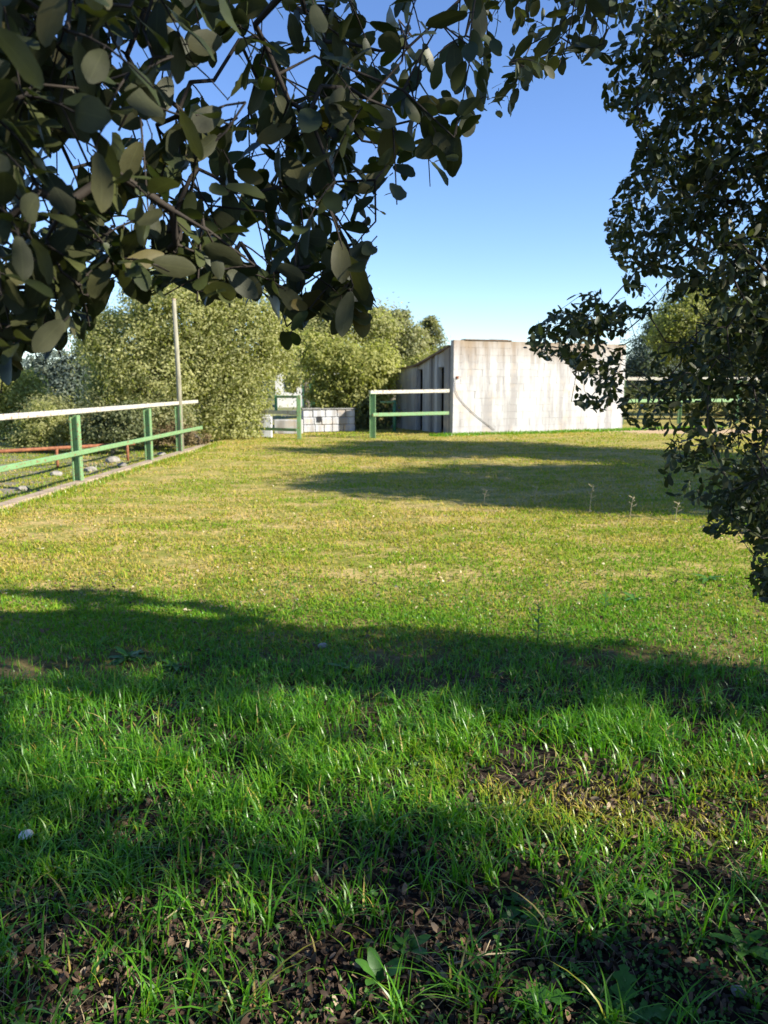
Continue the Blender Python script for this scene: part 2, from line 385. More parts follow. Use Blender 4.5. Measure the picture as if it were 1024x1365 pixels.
# ------------------------------------------------------------------ far-off wood round the field
def leaf_cards(P, size, tint, name, mat, parent=None, droop=0.0, aspect=.5, out=None):
    n_ = len(P)
    r = norm(rng.normal(size=(n_, 3)))
    if out is not None: r = norm(r*.75+out)
    ax = norm(np.cross(rng.normal(size=(n_, 3))+np.array([0, 0, -droop]), r)); ax = np.where(ax[:, 2:3] > .5, -ax, ax)
    sd = norm(np.cross(ax, r)); no = np.cross(ax, sd)
    T = np.array([[0, 0, 0], [.5, .5, .08], [1, 0, 0], [.5, -.5, .08]], float)
    s = size*rng.uniform(.6, 1.3, n_)
    V, Fq = instance_template(T, [np.array([[0, 1, 2], [0, 2, 3]])], P, ax, sd, no, np.stack([s, s*aspect, s], -1))
    me = np_mesh(name, V, Fq, mat, {'tint': np.repeat(tint, 4)})
    return add(name, me, parent)
def crown_points(lobes, N, shell=.55):
    """points grouped in clumps through several ellipsoid lobes"""
    lobes = np.array(lobes, float); vol = lobes[:, 3]*lobes[:, 4]*lobes[:, 5]; pr = vol**.75; pr /= pr.sum()
    per = 55; nc = max(8, N//per)
    k = rng.choice(len(lobes), nc, p=pr)
    d = norm(rng.normal(size=(nc, 3))); r = (shell+(1-shell)*rng.random(nc))**.6*np.where(rng.random(nc) < .2, rng.uniform(1.0, 1.28, nc), 1)
    c = lobes[k, :3]+d*lobes[k, 3:6]*r[:, None]
    cs = (lobes[k, 3:6].mean(1)*.15)*rng.uniform(.5, 1.6, nc)
    ctint = rng.uniform(0, 1, nc)
    q = rng.normal(size=(nc, per, 3))*(1+1.2*(rng.random((nc, per, 1)) < .25))*cs[:, None, None]*np.array([1, 1, .8])
    P = (c[:, None]+q).reshape(-1, 3)
    t = np.clip(np.repeat(ctint, per)*.65+rng.random(nc*per)*.35, 0, 1)
    O = norm(q.reshape(-1, 3))*.8+np.repeat(d, per, 0)*.5+np.array([0, 0, .25])
    ok = P[:, 2] > .03
    return P[ok], t[ok], O[ok]
def bg_tree(name, label, cat, x, y, lobes, N, mat, size, trunk_h=1.2, trunk_r=.12, aspect=.5, droop=.3, group='trees standing beyond the field', stems=4):
    root = empty(name, (x, y, 0), label=label, cat=cat, group=group)
    P, t, O = crown_points(lobes, N)
    leaf_cards(P, size, t, 'crown', mat, root, droop, aspect, O)
    mb = MB(); top = np.array([l[:3] for l in lobes], float)
    mb.tube([(0, 0, -.15), (.03, .02, trunk_h*.5), (0, .05, trunk_h)], [trunk_r*1.25, trunk_r, trunk_r*.85], 8)
    for i in range(min(len(top), 9)):
        tx, ty, tz = top[i]
        b0 = np.array([0, .05, trunk_h*.93]); e = np.array([tx, ty, tz+lobes[i][5]*.3])
        mid_ = (b0*.5+e*.5)+np.array([random.uniform(-.15, .15), random.uniform(-.15, .15), .1])
        mb.tube([b0, mid_, e], [trunk_r*.6, trunk_r*.38, trunk_r*.12], 6)
    mb.build('trunk', MAT['olive_bark'], root, True)
    return root
def W(px, py, D): p = at(px, py, D); return p
def lobes_from(px_list, D, x0, y0):
    """(px, py, half-width px, half-height px, depth offset) -> lobes local to the tree base"""
    out = []
    for (px, py, hw, hh, dd) in px_list:
        p = at(px, py, D+dd); s = (D+dd)/FPX
        out.append((p[0]-x0, p[1]-y0, p[2], hw*s, (hw+hh)*.5*s, hh*s))
    return out
def tree_px(name, label, cat, base_px, D, blobs, N, mat, size, **k):
    p = at(base_px, 512, D); x0, y0 = p[0], p[1]
    return bg_tree(name, label, cat, x0, y0, lobes_from(blobs, D, x0, y0), N, mat, size, **k)
tree_px('olive_tree', 'big olive tree with silvery yellow crown behind the pale pole', 'tree', 205, 21.5,
        [(165, 455, 52, 42, 0), (235, 415, 58, 50, .3), (200, 500, 70, 45, 0), (150, 530, 35, 35, 0), (260, 490, 50, 50, .6), (215, 395, 42, 28, .3), (130, 440, 30, 28, .6), (280, 410, 40, 30, 1.)],
        56000, MAT['olive_foliage'], .10, trunk_h=1.4, trunk_r=.16)
tree_px('olive_tree', 'drooping olive tree between the end of the left fence and the green gate frame', 'tree', 312, 22.4,
        [(320, 450, 52, 54, 0), (295, 520, 40, 50, 0), (325, 515, 36, 44, 0), (302, 562, 40, 26, -.6), (350, 415, 36, 38, .4), (285, 470, 35, 45, .4), (368, 465, 24, 38, .6), (300, 385, 34, 30, 0)],
        52000, MAT['olive_foliage'], .095, trunk_h=1.0, trunk_r=.13, droop=.8)
tree_px('olive_tree', 'rounded yellow green tree above the low block wall', 'tree', 462, 27,
        [(450, 490, 38, 34, 0), (495, 500, 34, 32, 0), (470, 525, 42, 28, 0), (435, 530, 24, 26, 0), (505, 480, 22, 22, .4), (420, 470, 22, 24, .3)],
        36000, MAT['yellow_foliage'], .12, trunk_h=1.1, trunk_r=.12)
tree_px('olive_tree', 'pale olive tree showing between the two nearer crowns', 'tree', 408, 33,
        [(395, 430, 28, 36, 0), (430, 435, 32, 32, 0), (392, 490, 14, 30, 0), (465, 430, 32, 26, .5), (500, 440, 26, 26, .8)],
        26000, MAT['olive_foliage'], .14, trunk_h=1.6, trunk_r=.14)
tree_px('broadleaf_tree', 'dark ragged tree behind the yellow green crown, left of the shed roof', 'tree', 522, 35,
        [(510, 448, 26, 34, 0), (536, 448, 24, 28, 0), (545, 478, 26, 30, 0), (520, 485, 32, 30, 0), (508, 424, 14, 14, 0), (534, 424, 9, 14, 0), (552, 452, 12, 16, 0)],
        26000, MAT['mixed_foliage'], .15, trunk_h=1.6, trunk_r=.15)
tree_px('olive_tree', 'low dry yellow shrub showing over the sloping shed roof', 'shrub', 560, 31,
        [(560, 490, 18, 14, 0), (545, 500, 18, 14, 0), (580, 482, 14, 12, .2)], 9000, MAT['yellow_foliage'], .12, trunk_h=.8, trunk_r=.06, group='shrubs at the edge of the field')
# conifer with spiky tiers
def conifer(px, D, top_py, half_px, label):
    p = at(px, 512, D); root = empty('conifer_tree', (p[0], p[1], 0), label=label, cat='tree', group='trees standing beyond the field')
    h = at(px, top_py, D)[2]; r0 = half_px*D/FPX
    P = []; mb = MB(); mb.tube([(0, 0, -.15), (0, 0, h*.6), (0, 0, h*.97)], [.13, .08, .02], 7)
    for i in range(90):
        z = h*(.25+.75*i/90); rr = r0*(1-(z/h-.25)/.75)**.75*random.uniform(.65, 1.15)+.08; a = random.uniform(0, 2*PI)
        d = np.array([math.cos(a), math.sin(a), .25])
        mb.tube([(0, 0, z-.1), tuple(d*rr+np.array([0, 0, z-.1]))], [.02, .006], 4)
        t = rng.random(150)[:, None]**.7
        P.append(np.array([0, 0, z-.1])+d*rr*t+rng.normal(size=(150, 3))*.07*np.array([1, 1, .7]))
    P = np.concatenate(P); leaf_cards(P, .15, rng.random(len(P)), 'crown', MAT['mixed_foliage'], root, -.3, .25)
    mb.build('trunk', MAT['olive_bark'], root, True)
conifer(573, 37, 420, 44, 'spiky conifer top showing above the corner of the shed')
tree_px('olive_tree', 'blue grey tree far behind the left fence', 'tree', 85, 40,
        [(70, 490, 30, 22, 0), (100, 505, 32, 28, 0), (125, 470, 22, 22, 0), (50, 515, 30, 20, 0), (90, 530, 40, 22, 0)],
        24000, MAT['blue_foliage'], .17, trunk_h=1.5, trunk_r=.15)
tree_px('leafy_bush', 'bright yellow green bush at the left edge above the white rail', 'shrub', 15, 23,
        [(15, 530, 28, 28, 0), (35, 520, 20, 22, 0), (-15, 535, 35, 30, 0), (10, 575, 34, 24, 0)],
        22000, MAT['yellow_foliage'], .10, trunk_h=.7, trunk_r=.07, group='shrubs at the edge of the field')
tree_px('leafy_bush', 'pale feathery bush under the white rail near the left edge', 'shrub', 55, 19,
        [(55, 560, 24, 22, 0), (45, 585, 30, 16, 0), (75, 575, 18, 16, .2)],
        14000, MAT['olive_foliage'], .07, trunk_h=.4, trunk_r=.04, group='shrubs at the edge of the field')
tree_px('leafy_bush', 'brown and green undergrowth between the first and second fence posts', 'shrub', 145, 18.6,
        [(140, 570, 26, 24, 0), (170, 565, 22, 28, .2), (115, 565, 22, 20, .3)],
        12000, MAT['dark_foliage'], .08, trunk_h=.4, trunk_r=.04, group='shrubs at the edge of the field')
tree_px('dry_bush', 'reddish dry undergrowth beside the foot of the pole', 'shrub', 262, 19.4,
        [(262, 585, 18, 14, 0), (215, 585, 22, 16, .2), (242, 575, 18, 14, .5)],
        7000, MAT['dry_foliage'], .06, trunk_h=.2, trunk_r=.03, group='shrubs at the edge of the field')
tree_px('leafy_bush', 'dark bush filling the gap between the low wall and the green post', 'shrub', 486, 26.5,
        [(485, 545, 16, 24, 0), (505, 555, 20, 18, .3), (478, 560, 14, 16, 0)],
        9000, MAT['dark_foliage'], .09, trunk_h=.3, trunk_r=.03, group='shrubs at the edge of the field')
tree_px('leafy_bush', 'green bush behind the rails between the pole and the second post', 'shrub', 205, 20.2,
        [(205, 562, 30, 28, 0), (180, 580, 24, 18, 0), (235, 560, 22, 30, .3)],
        12000, MAT['mixed_foliage'], .08, trunk_h=.4, trunk_r=.04, group='shrubs at the edge of the field')
tree_px('leafy_bush', 'dense green bush behind the rails left of the first fence post', 'shrub', 88, 20.5,
        [(88, 560, 28, 26, 0), (110, 575, 26, 18, 0), (65, 548, 24, 24, .4), (135, 552, 26, 26, .4)],
        14000, MAT['mixed_foliage'], .085, trunk_h=.4, trunk_r=.04, group='shrubs at the edge of the field')
# right-hand background, seen through the near oak
tree_px('broadleaf_tree', 'yellow green tree seen through the oak boughs on the right', 'tree', 915, 42,
        [(915, 425, 36, 34, 0), (935, 400, 26, 24, 0), (900, 450, 30, 26, 0), (945, 450, 34, 34, 0)],
        22000, MAT['yellow_foliage'], .18, trunk_h=2.4, trunk_r=.2)
tree_px('broadleaf_tree', 'blue green tree just right of the shed behind the far white rail', 'tree', 872, 48,
        [(870, 480, 32, 34, 0), (850, 500, 16, 26, 0), (890, 500, 30, 26, 0), (880, 440, 18, 22, 0)],
        20000, MAT['blue_foliage'], .19, trunk_h=1.6, trunk_r=.16)
tree_px('broadleaf_tree', 'tall dark tree at the right edge beyond the far rail', 'tree', 1000, 38,
        [(985, 440, 46, 50, 0), (1030, 470, 50, 54, 0), (960, 490, 36, 34, 0), (1050, 420, 44, 44, 0), (1090, 480, 50, 50, 0)],
        30000, MAT['dark_foliage'], .18, trunk_h=1.6, trunk_r=.2)
tree_px('leafy_bush', 'long dark hedge bush behind the far white rail', 'shrub', 930, 34,
        [(860, 530, 26, 14, 0), (900, 530, 28, 16, 0), (945, 528, 30, 18, 0), (990, 528, 30, 20, 0), (1040, 526, 34, 22, 0)],
        20000, MAT['dark_foliage'], .12, trunk_h=.3, trunk_r=.05, group='shrubs at the edge of the field')
# two trees off to the right whose shade lies across the turf
def rand_lobes(n_, r, zc, rz, seed):
    rr = random.Random(seed); out = []
    for i in range(n_):
        a = rr.uniform(0, 2*PI); q = r*.62*math.sqrt(rr.random())
        out.append((math.cos(a)*q, math.sin(a)*q, zc+rr.uniform(-.6, .6)*rz, r*rr.uniform(.35, .5), r*rr.uniform(.35, .5), rz*rr.uniform(.4, .6)))
    return out
LS = [ (10.3, 8.6, rand_lobes(12, 2.0, 4.9, 2.5, 3), 'leafy tree on the right whose shade forms the nearer dark band'),
       (12.2, 10.0, rand_lobes(14, 2.6, 4.8, 2.6, 4), 'leafy tree on the right between the two others casting shade'),
       (11.6, 14.6, rand_lobes(12, 2.4, 5.9, 3.0, 5), 'tallest leafy tree on the right whose shade points to the gate') ]
for x, y, lb, lab in LS:
    bg_tree('broadleaf_tree', lab, 'tree', x, y, lb, 42000, MAT['dark_foliage'], .17, trunk_h=2.4, trunk_r=.2, group='trees along the right side of the field')
# the wood that closes the horizon
ang = rng.uniform(0, 2*PI, 1400); rad = rng.uniform(75, 110, 1400)
cx_, cy_ = np.cos(ang)*rad, np.sin(ang)*rad
hh_ = 2.2+1.8*vnoise(ang*9, ang*0, .5, 5)
per = 28
P = np.stack([np.repeat(cx_, per)+rng.normal(size=1400*per)*1.6, np.repeat(cy_, per)+rng.normal(size=1400*per)*1.6,
              np.repeat(hh_, per)*np.sqrt(rng.random(1400*per))], -1)
o_ = leaf_cards(P, 1.15, np.clip(np.repeat(rng.random(1400), per)*.6+.4*rng.random(1400*per), 0, 1), 'far_wood', MAT['blue_foliage'], None, 0, .8)
tag(o_, 'low far-off wood closing the horizon beyond the field', 'woodland', kind='stuff')

# ------------------------------------------------------------------ shed
C0, C1 = ground_at(603, 579), ground_at(829, 572)
U = (C1-C0); WL = np.linalg.norm(U); U = U/WL
WH = float(at(603, 453, C0[1])[2])
rz = math.atan2(U[1], U[0])
shed = empty('concrete_shed', (C0[0], C0[1], 0), rz, label='weathered white concrete block shed with sloping roof and dark doorways on its side', cat='shed')
# local: x along the front, y back into the shed
DP1, DP2 = 2.45, 3.75
mb = MB(); mb.box((0.02, .03, -.15), (WL-.02, .20, WH-.005)); fw = mb.build('front_wall', MAT['mortar'], shed)
nc_, nr_ = 13, 13
bw, bh = WL/nc_, WH/nr_
blk = []
for k in range(5):
    mb = MB(); mb.box((0, 0, 0), (bw-.001, .05, bh-.001), bev=.004); me = bpy.data.meshes.new('block'); me.from_pydata(mb.v, [], mb.f); me.materials.append(MAT['whitewash'])
    for v_ in me.vertices: v_.co.y += random.uniform(-.002, .002)
    blk.append(me)
mb = MB(); mb.box((0, 0, 0), (bw/2-.001, .05, bh-.001), bev=.004); mh = bpy.data.meshes.new('block'); mh.from_pydata(mb.v, [], mb.f); mh.materials.append(MAT['whitewash'])
for r in range(nr_):
    xs = [(i*bw, random.choice(blk)) for i in range(nc_)] if r % 2 == 0 else [(0, mh)]+[(bw/2+i*bw, random.choice(blk)) for i in range(nc_-1)]+[(WL-bw/2, mh)]
    for x, me in xs:
        o = add('block', me, fw, (x+.0005, -.018+random.uniform(-.0035, .0035), r*bh+.0005)); o.rotation_euler = (0, random.uniform(-.003, .003), random.uniform(-.004, .004))
def part(name, lo, hi, mat, bev=.006, parent=shed):
    return MB().box(lo, hi, bev).build(name, mat, parent)
def roofz(y): return WH-.10-(WH-.10-2.12)*min(y, DP1)/DP1-(max(0, y-DP1))*.06
def slab(name, y0, y1, x0, x1, mat, z0=-.12, zt=-.06, z1=None):
    """upright wall piece on the shed side whose top follows the roof"""
    t0, t1 = (roofz(y0)+zt, roofz(y1)+zt) if z1 is None else (z1, z1)
    V = [(x0, y0, z0), (x1, y0, z0), (x1, y1, z0), (x0, y1, z0), (x0, y0, t0), (x1, y0, t0), (x1, y1, t1), (x0, y1, t1)]
    me = bpy.data.meshes.new(name); me.from_pydata(V, [], [(3, 2, 1, 0), (4, 5, 6, 7), (0, 1, 5, 4), (1, 2, 6, 5), (2, 3, 7, 6), (3, 0, 4, 7)]); me.materials.append(mat)
    return add(name, me, shed)
slab('pier', .205, .50, -.03, .14, MAT['pier'])
slab('lintel', .503, .96, .02, .16, MAT['whitewash_grey'], z0=2.02)       # over the first doorway
slab('pier', .963, 1.12, -.02, .16, MAT['whitewash'])
slab('side_wall', 1.123, 1.38, .05, .16, MAT['pier'])
slab('pier', 1.383, 1.50, -.01, .16, MAT['pier'])
slab('side_wall', 1.503, 2.02, .04, .16, MAT['whitewash'])
slab('lintel', 2.023, 2.38, .06, .16, MAT['whitewash_grey'], z0=1.98)
slab('side_wall', 2.383, DP2, .0, .16, MAT['whitewash'])
slab('door', .51, .96, .45, .48, MAT['inside_shade'], z1=1.95)  # dark panel painting the shade seen through the first doorway
slab('door', 2.03, 2.38, .25, .28, MAT['inside_shade'], z1=1.93)  # second doorway, its shade painted on a panel as well
part('back_wall', (.0, DP2+.003, -.12), (WL, DP2+.16, 1.98), MAT['whitewash_grey'])
slab('side_wall', .205, DP2, WL-.17, WL-.01, MAT['whitewash_grey'])
part('partition', (.9, .5, -.1), (.98, DP2-.1, 1.9), MAT['inside_shade'])
# roof in two slopes
def roof_piece(y0, y1, th=.055):
    z0, z1 = roofz(y0), roofz(y1)
    V = [(-.07, y0, z0-th), (WL+.03, y0, z0-th), (WL+.03, y1, z1-th), (-.07, y1, z1-th), (-.07, y0, z0), (WL+.03, y0, z0), (WL+.03, y1, z1), (-.07, y1, z1)]
    me = bpy.data.meshes.new('roof'); me.from_pydata(V, [], [(3, 2, 1, 0), (4, 5, 6, 7), (0, 1, 5, 4), (1, 2, 6, 5), (2, 3, 7, 6), (3, 0, 4, 7)]); me.materials.append(MAT['roof_sheet'])
    return add('roof', me, shed)
roof_piece(.21, DP1); roof_piece(DP1+.003, DP2+.25)
cp_ = MB(); cp_.box((.38, -.05, WH+.002), (2.05, .22, WH+.035), .006); cp_.build('coping', MAT['roof_sheet'], shed)
cp_ = MB(); cp_.box((1.35, .02, WH+.038), (1.95, .18, WH+.055), .004); cp_.build('loose_tile', MAT['rubble'], shed)
cb = MB()
pts = []
for t in np.linspace(0, 1, 14):
    x = .06+t*1.45; z = 1.32-1.22*(t**.72); pts.append((x, -.045, z))
cb.tube([(.05, -.045, 1.7), (.05, -.045, 1.45)]+pts, .009, 6); cb.build('cable', MAT['cable'], shed, True)
MB().box((.09, -.06, 1.66), (.17, -.02, 1.74), .01).build('bracket', MAT['rust'], shed)
MB().box((-.25, -.30, -.2), (WL+.25, -.03, .015), .01).build('footing', MAT['kerb'], shed)

# ------------------------------------------------------------------ fences
def Hz(x, y): return float(H(x, y))
def h_post_mesh(h, wx=.125, wy=.11, t=.018):
    mb = MB()
    mb.box((-wx/2, -wy/2, -.25), (-wx/2+t, wy/2, h)); mb.box((wx/2-t, -wy/2, -.25), (wx/2, wy/2, h))
    mb.box((-wx/2+t+.001, -t/2, -.25), (wx/2-t-.001, t/2, h)); return mb
def beam(p, q, s, t=.0, bev=.008):
    """square rail between two points (local frame handled by matrix)"""
    p = Vector(p); q = Vector(q); L = (q-p).length
    mb = MB().box((-s[0]/2, 0, -s[1]/2), (s[0]/2, L, s[1]/2), bev)
    Mx = Matrix.Translation(p) @ (q-p).to_track_quat('Y', 'Z').to_matrix().to_4x4()
    mb.v = [tuple(Mx @ Vector(v_)) for v_ in mb.v]; return mb
fence = empty('metal_fence', (FA[0], FA[1], 0), label='long green and white metal rail fence running back on the left', cat='fence')
fdx, fdy = FD[0], FD[1]
sp2 = np.linalg.norm(ground_at(187, 615)-FA); sp3 = np.linalg.norm(FB-FA)
FH = 1.09
for s in (-6.6, -3.3, 0, sp2, sp3):
    o = h_post_mesh(FH-.055).build('post', MAT['green_paint'], fence, loc=(fdx*s, fdy*s, 0)); o.rotation_euler = (0, 0, math.atan2(fdy, fdx)-PI/2)
e1 = sp3+1.55
s0 = -8.0
joints = [s0, -1.9, sp3*.33, e1]
# upper rail: three welded lengths, lower rail the same
for a, b in ((s0, -1.6), (-1.597, sp2-.3), (sp2-.297, e1)):
    beam((fdx*a, fdy*a, FH), (fdx*b, fdy*b, FH+random.uniform(-.008, .004)), (.07, .075)).build('top_rail', MAT['white_paint'], fence)
nrm = np.array([fdy, -fdx])*.10
for a, b in ((s0, .9), (.903, e1)):
    beam((fdx*a+nrm[0], fdy*a+nrm[1], .47), (fdx*b+nrm[0], fdy*b+nrm[1], .47), (.04, .075)).build('lower_rail', MAT['green_paint'], fence)
# kerb below it
kb = empty('kerb', (FA[0], FA[1], 0), label='low reddish concrete kerb along the foot of the left fence', cat='kerb')
for i, s in enumerate(np.arange(-8, e1+.6, .98)):
    o = beam((fdx*s+.06, fdy*s, -.07+random.uniform(-.006, .006)), (fdx*(s+.97)+.06+random.uniform(-.01, .01), fdy*(s+.97), -.07), (.22, .20), bev=.02).build('kerb_stone', MAT['kerb'], kb)
# pale pole
pb = ground_at(240, 604)
pole = empty('utility_pole', (pb[0]-.02, pb[1]+.22, 0), label='thin pale wooden pole rising from the third fence post', cat='pole')
ph = float(at(240, 400, pb[1]+.22)[2])
MB().tube([(0, 0, -.4), (.0, 0, ph*.5), (-.03, 0, ph)], [.062, .054, .044], 12).build('shaft', MAT['pole_wood'], pole, True)
MB().tube([(-.03, 0, ph), (-.03, 0, ph+.03)], [.048, .042], 12).build('cap', MAT['kerb'], pole)
# short fence meeting the shed corner
q0 = ground_at(497, 584); q1 = np.array([C0[0]-.12, C0[1]+.05, 0])
f2 = empty('metal_fence', (q0[0], q0[1], 0), label='short fence with white top rail joining the shed corner', cat='fence')
fh2 = float(at(498, 523, q0[1])[2])
o = h_post_mesh(fh2-.05, .17, .14).build('post', MAT['pale_green_paint'], f2)
MB().box((-.09, -.09, fh2-.048), (.09, .09, fh2-.035)).build('post_cap', MAT['pale_green_paint'], f2)
d2 = q1-q0
z_r = float(at(602, 521, q1[1])[2])
beam((-.08, -.01, fh2), (d2[0], d2[1], z_r), (.09, .10)).build('top_rail', MAT['white_paint'], f2)
beam((.0, -.10, fh2-.62), (d2[0], d2[1]-.1, z_r-.66), (.05, .10)).build('lower_rail', MAT['green_paint'], f2)
MB().tube([(0, -.075, fh2-.62), (0, -.135, fh2-.62)], .018, 8).build('bolt', MAT['rust'], f2)
# dark post behind
p = at(526, 512, 25.2)
mp = empty('metal_post', (p[0], p[1], 0), label='dark green post behind the rails left of the shed', cat='post')
MB().tube([(0, 0, -.3), (0, 0, 1.0)], .055, 10).build('shaft', MAT['dark_green_paint'], mp, True)
MB().tube([(-.45, 0, .93), (0, -.06, .93)], .035, 8).build('arm', MAT['green_paint'], mp, True)
# gate frame, left of the low wall
q = ground_at(399, 585)
gt = empty('gate_frame', (q[0], q[1], 0), label='green pipe frame with chipped white middle rail beside the drooping olive', cat='gate')
zt = float(at(399, 527, q[1])[2])
MB().box((-.055, -.05, -.2), (.055, .05, zt), .006).build('post', MAT['green_paint'], gt)
g2 = at(340, 512, q[1]+.5); gx2 = g2[0]-q[0]
MB().box((gx2-.05, .45, -.2), (gx2+.05, .55, .78), .006).build('post', MAT['green_paint'], gt)
xm = at(366, 512, q[1])[0]-q[0]
beam((xm, .25, zt-.04), (-.055, 0, zt-.04), (.06, .07)).build('top_rail', MAT['green_paint'], gt)
MB().box((xm-.04, .22, .76), (xm+.03, .29, zt-.0), .005).build('upright', MAT['dark_green_paint'], gt)
beam((gx2, .5, .74), (-.055, .01, .72), (.07, .10)).build('middle_rail', MAT['white_paint'], gt)
beam((gx2, .45, .26), (-.055, -.04, .25), (.05, .08)).build('lower_rail', MAT['green_paint'], gt)
# low block wall
wa, wb = at(403, 512, 24.6), at(473, 512, 25.2)
dw = wb-wa; Lw = float(np.hypot(dw[0], dw[1]))
lw = empty('low_wall', (wa[0], wa[1], 0), math.atan2(dw[1], dw[0]), label='low whitewashed rubble wall under the yellow green tree', cat='wall')
MB().box((.01, .03, -.2), (Lw-.01, .2, .68)).build('core', MAT['whitewash_grey'], lw)
for r in range(3):
    n_ = 5+(r % 2); xs = np.cumsum(np.concatenate([[0], rng.uniform(.7, 1.3, n_)])); xs = xs/xs[-1]*Lw
    for i in range(n_):
        o = MB().box((xs[i]+.006, random.uniform(-.03, 0), r*.235+.004), (xs[i+1]-.006, .1, (r+1)*.235-.006), .02).build('block', MAT['whitewash_grey'], lw)
MB().box((-.02, -.04, .708), (Lw*.35, .22, .76), .01).build('coping', MAT['rubble'], lw)
MB().box((Lw*.36, -.03, .708), (Lw+.02, .22, .745), .01).build('coping', MAT['rubble'], lw)
MB().box((Lw*.27, -.05, .33), (Lw*.27+.12, -.032, .5)).build('vent', MAT['inside_shade'], lw)
# pale concrete stub by the gate and pale sheets behind
p = at(354, 512, 22.6)
st_ = empty('concrete_block', (p[0], p[1], 0), label='pale upright concrete stub behind the gate rails', cat='block')
MB().box((-.16, -.1, -.1), (.16, .1, .58), .02).build('body', MAT['whitewash_grey'], st_)
MB().box((-.13, -.08, .583), (.13, .08, .63), .02).build('top_cap', MAT['whitewash_grey'], st_)
p = at(384, 512, 24.2)
st2 = empty('trough', (p[0], p[1], 0), label='pale grey trough behind the lower gate rail', cat='trough')
MB().box((-.42, -.2, .0), (.42, -.15, .42), .01).build('side_panel', MAT['whitewash_grey'], st2); MB().box((-.42, .15, .0), (.42, .2, .42), .01).build('side_panel', MAT['whitewash_grey'], st2)
MB().box((-.42, -.148, .0), (-.37, .148, .42), .01).build('end_panel', MAT['whitewash_grey'], st2); MB().box((.37, -.148, .0), (.42, .148, .42), .01).build('end_panel', MAT['whitewash_grey'], st2)
MB().box((-.368, -.148, .0), (.368, .148, .05), .005).build('bottom', MAT['whitewash_grey'], st2)
# grey low wall left of the shed
wa, wb = at(502, 512, 27.4), at(600, 512, 27.9); dw = wb-wa; Lw = float(np.hypot(dw[0], dw[1])); Lw = min(Lw, 1.9)
lw2 = empty('low_wall', (wa[0]+.5, wa[1], 0), math.atan2(dw[1], dw[0]), label='low grey wall seen under the green rail left of the shed', cat='wall')
MB().box((.01, .03, -.2), (Lw, .2, .60)).build('core', MAT['mortar'], lw2)
for r in range(2):
    n_ = 4+r; xs = np.linspace(0, Lw, n_+1)
    for i in range(n_): MB().box((xs[i]+.006, 0, r*.3+.004), (xs[i+1]-.006, .1, (r+1)*.3-.006), .015).build('block', MAT['whitewash_grey'], lw2)
MB().box((-.03, -.03, .603), (Lw+.02, .22, .65), .01).build('coping', MAT['rubble'], lw2)
# far pale house glimpsed between the crowns
p = at(412, 512, 52)
hs = empty('house', (p[0], p[1], 0), .1, label='pale house glimpsed between the olive crowns', cat='house')
MB().box((-2.2, 0, -.2), (2.2, 4, 2.9)).build('wall', MAT['plaster'], hs)
me = bpy.data.meshes.new('roof'); me.from_pydata([(-2.45, -.3, 2.9), (2.45, -.3, 2.9), (2.45, 4.3, 2.9), (-2.45, 4.3, 2.9), (-2.45, 2, 3.7), (2.45, 2, 3.7)], [], [(0, 1, 5, 4), (2, 3, 4, 5), (1, 2, 5), (3, 0, 4), (3, 2, 1, 0)]); me.materials.append(MAT['tile_red']); add('roof', me, hs)
for wx in (-1.2, 1.2):
    wf = MB().box((wx-.4, -.03, 1.0), (wx+.4, -.003, 2.0)).build('window', MAT['glass'], hs)
MB().box((-.42, -.03, 0), (.42, -.003, 2.05)).build('door', MAT['dark_green_paint'], hs)
# far fence, right of the shed
a3 = at(826, 512, 29.5); b3 = at(1060, 512, 31)
f3 = empty('metal_fence', (a3[0], a3[1], 0), label='far fence with white top rail on the right beyond the shed', cat='fence')
d3 = b3-a3
z1_, z2_ = float(at(870, 505, 30)[2]), float(at(870, 534, 30)[2])
for t in (.02, .34, .67, .99):
    o = h_post_mesh(z1_-.05).build('post', MAT['green_paint'], f3, loc=(d3[0]*t, d3[1]*t, 0))
beam((0, 0, z1_), tuple((d3[0], d3[1], z1_)), (.09, .12)).build('top_rail', MAT['white_paint'], f3)
beam((0, -.1, z2_), tuple((d3[0], d3[1]-.1, z2_)), (.05, .12)).build('lower_rail', MAT['pale_green_paint'], f3)
# rusty pipe and rubble beyond the left fence
p0, p1 = at(-60, 512, 14.0), at(175, 512, 17.2)
rp = empty('rusty_rail', (p0[0], p0[1], -.15), label='low rusty pipe rail beyond the left fence', cat='rail')
MB().tube([(0, 0, .42), (p1[0]-p0[0], p1[1]-p0[1], .36)], .035, 8).build('pipe', MAT['rust'], rp, True)
for t in (.05, .5, .95): MB().tube([((p1[0]-p0[0])*t, (p1[1]-p0[1])*t, -.1), ((p1[0]-p0[0])*t, (p1[1]-p0[1])*t, .40)], .03, 8).build('support', MAT['rust'], rp, True)
def rock(name, loc, r, mat, label, cat, group=None, squash=.6):
    import bmesh
    bm = bmesh.new(); bmesh.ops.create_icosphere(bm, subdivisions=2, radius=r)
    s_ = random.uniform(0, 99)
    for v_ in bm.verts:
        k = .75+.5*float(vnoise(v_.co.x*3/r+s_, v_.co.y*3/r+v_.co.z*2/r, 1.1, 4)); v_.co *= k; v_.co.z *= squash
    me = bpy.data.meshes.new(name); bm.to_mesh(me); bm.free(); me.materials.append(mat)
    o = add(name, me, None, loc); o.rotation_euler = (0, 0, random.uniform(0, 6)); return tag(o, label, cat, group)
